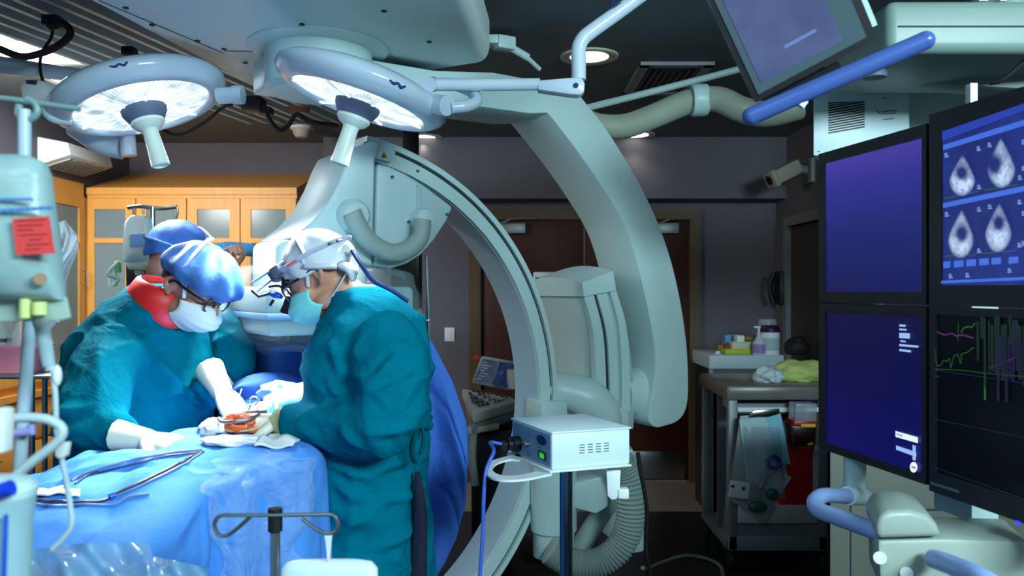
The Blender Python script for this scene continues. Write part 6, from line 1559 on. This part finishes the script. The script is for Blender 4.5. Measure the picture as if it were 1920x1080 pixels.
part('print', MB().prism([P(244, 440, 3.385), P(272, 438, 3.385), P(272, 462, 3.385), P(244, 464, 3.385)], V((0, .002, 0))), mat('print_blue', (110, 150, 200), .6), b1)
part('port', MB().cyl(P(258, 496, 3.44), P(262, 515, 3.44), .018).cyl(P(262, 515, 3.44), P(275, 545, 3.44), .008), mat('port_cream', (214, 220, 196), .5), b1)
part('bottom_seal', MB().prism([P(232, 492, 3.4), P(286, 490, 3.4), P(278, 506, 3.4), P(240, 506, 3.4)], V((0, .06, 0)), .006), mat('port_cream', (0, 0, 0)), b1)
for a, b, lb in ((311, 324, 'small white drip chamber on the right end of the IV pole'), (326, 341, 'second small drip chamber at the far right of the IV pole')):
    solo('drip_chamber', fluidbag(a, b, 412, 440, 3.48, '', bagm, .02), mat('drip_plastic', (196, 206, 206), .3, alpha=.85), lb, 'drip chamber', None, 60)
mo = thing('infusion_pump', 'black infusion pump on the IV pole below the fluid bag', 'pump', P(258, 510, 3.52))
part('case', MB().prism([P(234, 480, 3.52), P(240, 474, 3.52), P(284, 486, 3.52), P(284, 560, 3.52), P(236, 560, 3.52)], V((0, .14, 0)), .008), black_plastic, mo)
part('front', MB().prism([P(262, 512, 3.515), P(270, 512, 3.515), P(278, 540, 3.515), P(270, 542, 3.515)], V((0, .004, 0))), mat('pump_grey', (150, 160, 168), .4), mo)
vb = MB().tube(PT([(224, 490), (208, 505), (202, 515), (212, 518), (222, 524), (212, 536)], 3.4), .008, 8, 6); solo('green_drip_line', vb, mat('line_pale', (196, 220, 206), .4), 'pale drip line looping left of the black infusion pump', 'tubing', None, 60)
solo('green_valve', MB().box(P(221, 500, 3.42), (.02, .03, .05), None, .004), mat('valve_green', (150, 206, 130), .5), 'small pale green valve on the drip line', 'valve')
solo('white_valve', MB().lathe([(0, 0), (.018, 0), (.02, .03), (.014, .06), (0, .06)], P(212, 536, 3.42), (0, 0, 1), 16), white_plastic, 'small white valve hanging on the drip line', 'valve')
# ================================================================ foreground on the left
YF_ = 1.0
big = mat('bag_milky', (158, 190, 192), .3, alpha=.82, bump=.7, bscale=11, var=.06)
ib = thing('irrigation_bag', 'large milky fluid bag with a red sticker hanging close at the left edge', 'fluid bag', P(40, 450, YF_))
rings = []
for py, x0, x1, d in ((292, -40, 55, .012), (305, -100, 84, .02), (330, -140, 92, .028), (400, -150, 98, .034), (480, -150, 108, .036), (545, -150, 118, .03), (562, -150, 121, .014)):
    c = P((x0+x1)/2, py, YF_); rings.append(ring(c, V((1, 0, 0)), V((0, 1, 0)), (x1-x0)/2/F*YF_, d, 36, 3))
part('pouch', MB().loft(rings), big, ib, 60)
part('lower_flap', MB().prism([P(-150, 560, YF_), P(122, 556, YF_), P(131, 596, YF_), P(110, 602, YF_), P(-150, 606, YF_)], V((0, .006, 0)), .002), mat('bag_flap', (176, 200, 190), .4, alpha=.8), ib)
yq_ = YF_-.042
stk = part('sticker', MB().prism([P(22, 411, yq_), P(89, 405, yq_), P(100, 475, yq_), P(31, 478, yq_)], V((0, .004, 0))), mat('sticker_red', (232, 70, 70), .6, var=.04), ib)
tl_ = MB()
for i, (x0, x1) in enumerate(((30, 84), (32, 80), (30, 60), (34, 86), (50, 74), (44, 88), (40, 70))):
    y = 413+i*9; tl_.prism([P(x0+i, y, yq_-.001), P(x1+i, y-2, yq_-.001), P(x1+i, y-.4, yq_-.001), P(x0+i, y+1.6, yq_-.001)], V((0, .001, 0)))
part('sticker_text', tl_, mat('sticker_ink', (150, 40, 46), .7), stk)
tl_ = MB(); rnd = random.Random(5); x = -40
while x < 92:
    w = 4+rnd.random()*7; tl_.prism([P(x, 398-x*.06, yq_+.002), P(x+w, 398-x*.06-.5, yq_+.002), P(x+w, 391-x*.06, yq_+.002), P(x, 391.5-x*.06, yq_+.002)], V((0, .004, 0))); x += w+3
for i in range(8): tl_.prism([P(-10+i*9, 376, yq_+.004), P(-4+i*9, 376, yq_+.004), P(-4+i*9, 371, yq_+.004), P(-10+i*9, 371, yq_+.004)], V((0, .004, 0)))
part('printed_text', tl_, mat('bag_print_blue', (80, 140, 210), .6), ib)
part('brown_spot', MB().cyl(P(76, 523, yq_+.006), P(76, 523, yq_+.012), .0075), mat('spot_brown', (150, 118, 96), .5), ib)
part('yellow_port', MB().cyl(P(74, 566, YF_-.01), P(74, 590, YF_-.01), .0085).cyl(P(48, 560, YF_-.01), P(48, 596, YF_-.01), .007), mat('port_yellow', (206, 222, 140), .5), ib)
# IV stand in the foreground
ivf = thing('iv_stand', 'pale IV stand pole rising behind the milky bag at the left edge', 'IV pole', P(48, 900, 1.1)*1)
pl = mat('pole_pale', (178, 200, 216), .35)
part('pole', MB().cyl(P(46, 206, 1.12), P(46, 330, 1.12), .0085), pl, ivf)
part('hanger', MB().tube(PT([(36, 196), (34, 214), (44, 224), (60, 222), (70, 210), (66, 194), (50, 186)], 1.12), .005, 10, 5), mat('hanger_grey', (120, 150, 150), .4), ivf)
part('top_bar', MB().tube(PT([(-40, 180), (20, 186), (90, 196), (150, 205)], 1.12), .004, 8, 3), mat('hanger_grey', (0, 0, 0)), ivf)
part('lower_pole', MB().tube([P(58, 560, 1.12), P(50, 690, 1.12), P(42, 800, 1.12), P(36, 930, 1.12), P(30, 1300, 1.12), V((P(30, 0, 1.12).x, 1.12, .5)), V((P(30, 0, 1.12).x, 1.12, .04))], .0085, 14, 3), pl, ivf)
part('base', MB().lathe([(0, 0), (.22, 0), (.2, .03), (.03, .05), (0, .05)], (P(30, 0, 1.12).x, 1.12, 0), (0, 0, 1), 30), black_plastic, ivf)
part('canister_bracket', MB().tube([V((P(30, 0, 1.12).x, 1.12, P(-8, 1135, .87).z-.006)), P(-8, 1135, .87)-V((0, 0, .006))], .006, 8, 0).cyl(P(-8, 1135, .87)-V((0, 0, .012)), P(-8, 1135, .87)-V((0, 0, .002)), .036), pl, ivf)
part('lilac_clip', MB().tube(PT([(26, 812), (62, 808)], 1.1), .006, 10, 0).cyl(P(58, 796, 1.1), P(60, 814, 1.1), .005), mat('clip_lilac', (160, 160, 220), .4), ivf)
dc_ = thing('drip_line', 'white drip line with a red capped chamber and roller clamp in the left foreground', 'tubing', P(110, 700, 1.05))
tw_ = mat('line_white', (184, 204, 212), .35)
part('tube', MB().tube(PT([(92, 640), (98, 690), (104, 740), (106, 800), (114, 850), (124, 900), (132, 950), (134, 985), (118, 1010), (98, 1030)], 1.05), .0035, 8, 6), tw_, dc_)
part('chamber', MB().cyl(P(78, 608, 1.05), P(92, 686, 1.05), .0095, .008).cyl(P(92, 686, 1.05), P(94, 694, 1.05), .006), mat('chamber_clear', (176, 204, 214), .2, alpha=.7), dc_)
part('white_cap', MB().cyl(P(76, 600, 1.05), P(90, 612, 1.05), .012), white_plastic, dc_)
part('red_cap', MB().cyl(P(66, 604, 1.05), P(79, 602, 1.05), .0068), mat('cap_bright_red', (206, 26, 30), .4), dc_)
part('clamp_knob', MB().ball(P(107, 704, 1.05), (.006, .006, .014)), white_plastic, dc_)
part('roller_clamp', MB().prism(PT([(102, 832), (126, 830), (122, 856), (112, 862), (102, 856)], 1.04), V((0, .012, 0)), .002), white_plastic, dc_)
solo('loop_tube', MB().tube(PT([(-40, 790), (10, 786), (50, 783), (90, 787), (114, 800), (116, 816), (100, 835), (60, 866), (10, 908), (-30, 940)], 1.0), .0062, 10, 6), tw_, 'white looped tube at the left edge above the canister', 'tubing', None, 60)
# suction canister
cn = thing('suction_canister', 'milky suction canister with a blue lid piece and blue scale in the bottom left corner', 'canister', P(0, 1080, .85))
cmm = mat('canister_milky', (160, 196, 208), .3, alpha=.92, var=.04)
o_ = P(-8, 1130, .87); zc = P(0, 930, .87).z-o_.z
part('jar', MB().lathe([(0, 0), (.033, 0), (.0365, zc*.8), (.039, zc), (0, zc)], o_, (0, 0, 1), 36), cmm, cn)
part('lid', MB().lathe([(0, zc), (.04, zc), (.0405, zc+.008), (.034, zc+.016), (.02, zc+.02), (0, zc+.02)], o_, (0, 0, 1), 36), mat('lid_milky', (190, 218, 222), .35), cn)
part('blue_spout', MB().tube(PT([(-25, 925), (0, 922), (22, 914)], .83), .0085, 12, 0), mat('spout_blue', (24, 60, 200), .4), cn)
part('blue_scale', MB().prism(PT([(6, 966), (13, 966), (9, 1090), (1, 1090)], .832), V((0, .003, 0))), mat('scale_blue', (30, 90, 200), .5), cn)
part('spout_post', MB().prism(PT([(-12, 765), (9, 768), (6, 850), (-12, 852)], .9), V((0, .02, 0)), .003), white_plastic, cn)
# tray with basin
tyb = 2.5
ty = thing('instrument_tray', 'steel wire cart shelf at the left carrying the pink basin', 'tray', P(20, 705, tyb))
za = P(0, 704, tyb).z
def trp(px, y, z): q = P(px, 0, y); q.z = z; return q
part('shelf', MB().prism([trp(98, tyb, za), trp(96, tyb+.32, za), trp(-150, tyb+.32, za), trp(-190, tyb, za)], V((0, 0, -.012)), .004), steel, ty)
for px_, y_ in ((-150, tyb+.02), (84, tyb+.29), (-130, tyb+.29), (60, tyb+.02)): part('post', MB().cyl(trp(px_, y_, 0), trp(px_, y_, za-.012), .009), steel, ty)
part('lower_shelf', MB().prism([trp(92, tyb+.03, .5), trp(90, tyb+.3, .5), trp(-150, tyb+.3, .5), trp(-190, tyb+.03, .5)], V((0, 0, -.012))), steel, ty)
pk = mat('basin_pink', (226, 132, 150), .4, var=.04)
c = (P(16, 0, tyb+.15).x, tyb+.15, za)
bs_ = MB(); rings = []
for a, b2, z in ((.105, .075, 0), (.125, .09, .075), (.134, .096, .08), (.134, .096, .087), (.12, .086, .082), (.098, .07, .008)):
    rings.append(ring(V(c)+V((0, 0, z)), V((1, 0, 0)), V((0, 1, 0)), a, b2, 36, 3))
solo('basin', bs_.loft(rings), pk, 'pink plastic basin on the steel shelf at the left edge', 'basin', None, 60)
clr = mat('bottle_clear', (196, 206, 210), .12, alpha=.4, spec=.9, bump=.3, bscale=12)
for px, h, lb, r in ((-4, .12, 'clear bottle with a dark band standing in the pink basin at the frame edge', .04), (40, .115, 'clear crinkled plastic cup standing in the pink basin', .042)):
    t = thing('clear_bottle', lb, 'bottle', (P(px, 0, tyb+.13).x, tyb+.13, za+.01))
    o_ = V((P(px, 0, tyb+.13).x, tyb+.13, za+.01))
    part('body', MB().lathe([(0, 0), (r, 0), (r, h*.9), (r*.6, h*1.1), (r*.5, h*1.3), (0, h*1.3)], o_, (0, 0, 1), 24), clr, t)
    if px < 10: part('dark_band', MB().lathe([(0, h*.72), (r*1.03, h*.72), (r*1.03, h*.82), (0, h*.82)], o_, (0, 0, 1), 24), mat('band_dark', (40, 60, 70), .5), t)
# crinkled clear cover behind the bag
def cov(u, v):
    x0 = 92; wv = [30, 52, 56, 44, 34, 30, 26, 20]; k = v*7; i = min(int(k), 6); w = wv[i]+(wv[i+1]-wv[i])*(k-i)
    return P(x0+u*w, 424+v*180-12*u*(1-v), 1.9+.05*math.sin(u*7+v*6)+.02*math.sin(v*31+u*19))
solo('plastic_cover', MB().grid(cov, 20, 50), mat('film_white', (226, 232, 240), .25, alpha=.85, bump=1.0, bscale=16, spec=.8), 'crinkled white plastic cover hanging behind the milky bag', 'plastic cover', None, 180)
# clear plastic heap at the bottom edge
def heap(u, v):
    px = 30+u*360; top = 1035-18*math.sin(u*3.2)+ (30*u if u > .7 else 0)
    return P(px, top+v*170, 1.45-.25*v+.04*math.sin(u*13+v*5)+.02*math.sin(u*29-v*11))
solo('plastic_bag', MB().grid(heap, 60, 26), mat('film_blue', (150, 190, 210), .1, alpha=.6, bump=.9, bscale=15, spec=1.0), 'crumpled clear plastic bag along the bottom edge in front of the drape', 'plastic bag', None, 180)
# small IV pole in front
yp = 1.4
ip = thing('iv_pole', 'short IV pole with a black cap and two looped hooks at the bottom edge', 'IV pole', (P(516, 0, yp).x, yp, 0))
stl = mat('pole_steel', (150, 160, 168), .25, .9)
part('pole', MB().cyl((P(516, 0, yp).x, yp, .02), P(516, 998, yp), .0085), stl, ip)
part('cap', MB().cyl(P(516, 995, yp), P(516, 953, yp), .0125), black_rubber, ip)
hk = MB().tube(PT([(516, 966), (440, 966), (412, 968), (402, 984), (410, 1002), (426, 1004), (448, 988), (470, 968)], yp-.01), .0036, 8, 6)
part('hook', hk, stl, ip)
part('hook', MB().tube(PT([(516, 966), (590, 965), (624, 966), (634, 980), (630, 996), (612, 1000), (590, 990), (566, 972)], yp-.01), .0036, 8, 6), stl, ip)
part('base', MB().lathe([(0, 0), (.2, 0), (.19, .03), (.02, .05), (0, .05)], (P(516, 0, yp).x, yp, 0), (0, 0, 1), 30), black_plastic, ip)
wbg = thing('drainage_bag', 'white bag hanging by a strap from the right hook of the short IV pole', 'bag', P(615, 1060, yp))
part('strap', MB().prism(PT([(608, 998), (623, 998), (620, 1030), (618, 1058), (614, 1058), (612, 1030)], yp-.012), V((0, .003, 0))), white_plastic, wbg)
rings = []
for py, hw, d in ((1050, 60, .008), (1054, 80, .014), (1066, 90, .02), (1120, 92, .026), (1250, 90, .02)):
    rings.append(ring(P(618, py, yp), V((1, 0, 0)), V((0, 1, 0)), hw/F*yp, d, 36, 3))
part('pouch', MB().loft(rings), mat('bag_white', (214, 232, 238), .4, var=.03), wbg, 60)

# ================================================================ surgical lamp beams and added fill lights
def area(name, loc, tgt, size, w, col, spread=180, shape='RECTANGLE', sy=None):
    l = bpy.data.lights.new(name, 'AREA'); l.energy = w; l.color = col; l.shape = shape; l.size = size
    if sy: l.size_y = sy
    l.spread = R(spread)
    o = bpy.data.objects.new(name, l); COL.objects.link(o); o.location = loc
    o.rotation_euler = (V(tgt)-V(loc)).to_track_quat('-Z', 'Y').to_euler(); return o
area('surgical_lamp_beam', L1c+L1a.normalized()*.02, SITE, .45, 20, (.96, .99, 1), 50, 'DISK')
area('surgical_lamp_beam', L2c+L2a.normalized()*.02, SITE, .42, 22, (.97, 1, 1), 50, 'DISK')
for q_, w_ in ((L1c+L1a.normalized()*.08, 620), (L2c+L2a.normalized()*.08, 700)):
    l = bpy.data.lights.new('surgical_lamp_spot', 'SPOT'); l.energy = w_; l.spot_size = R(21); l.spot_blend = .75; l.shadow_soft_size = .03; l.color = (.98, 1, 1)
    o = bpy.data.objects.new('surgical_lamp_spot', l); COL.objects.link(o); o.location = q_+(SITE-q_).normalized()*.34
    o.rotation_euler = (SITE-q_).to_track_quat('-Z', 'Y').to_euler()
cyan = (.66, .93, 1.0)
area('unseen_fill_light', (-.6, -.3, ZC-.03), (-.6, -.3, 0), 1.2, 26, cyan, 170, 'RECTANGLE', .6)  # unseen overhead fill, added to lift the general light
area('unseen_fill_light', (1.7, -.7, ZC-.1), (.2, 3.0, 1.3), 1.4, 185, cyan, 170, 'RECTANGLE', .6)  # key light added behind the camera, with no fixture modelled
area('unseen_fill_light', (-2.5, 1.2, ZC-.03), (-2.5, 1.2, 0), .6, 22, cyan, 170, 'RECTANGLE', 1.2)  # second overhead fill added out of view on the left
area('unseen_fill_light', (-2.75, 3.5, ZC-.06), (-2.0, 6.2, 1.5), .5, 60, (1, .96, .92), 170, 'RECTANGLE', .9)  # added out of frame to brighten the cabinets and left back wall
w = bpy.data.worlds.new('room_ambient'); SC.world = w; w.use_nodes = True
w.node_tree.nodes['Background'].inputs[0].default_value = (.30, .52, .62, 1); w.node_tree.nodes['Background'].inputs[1].default_value = .36
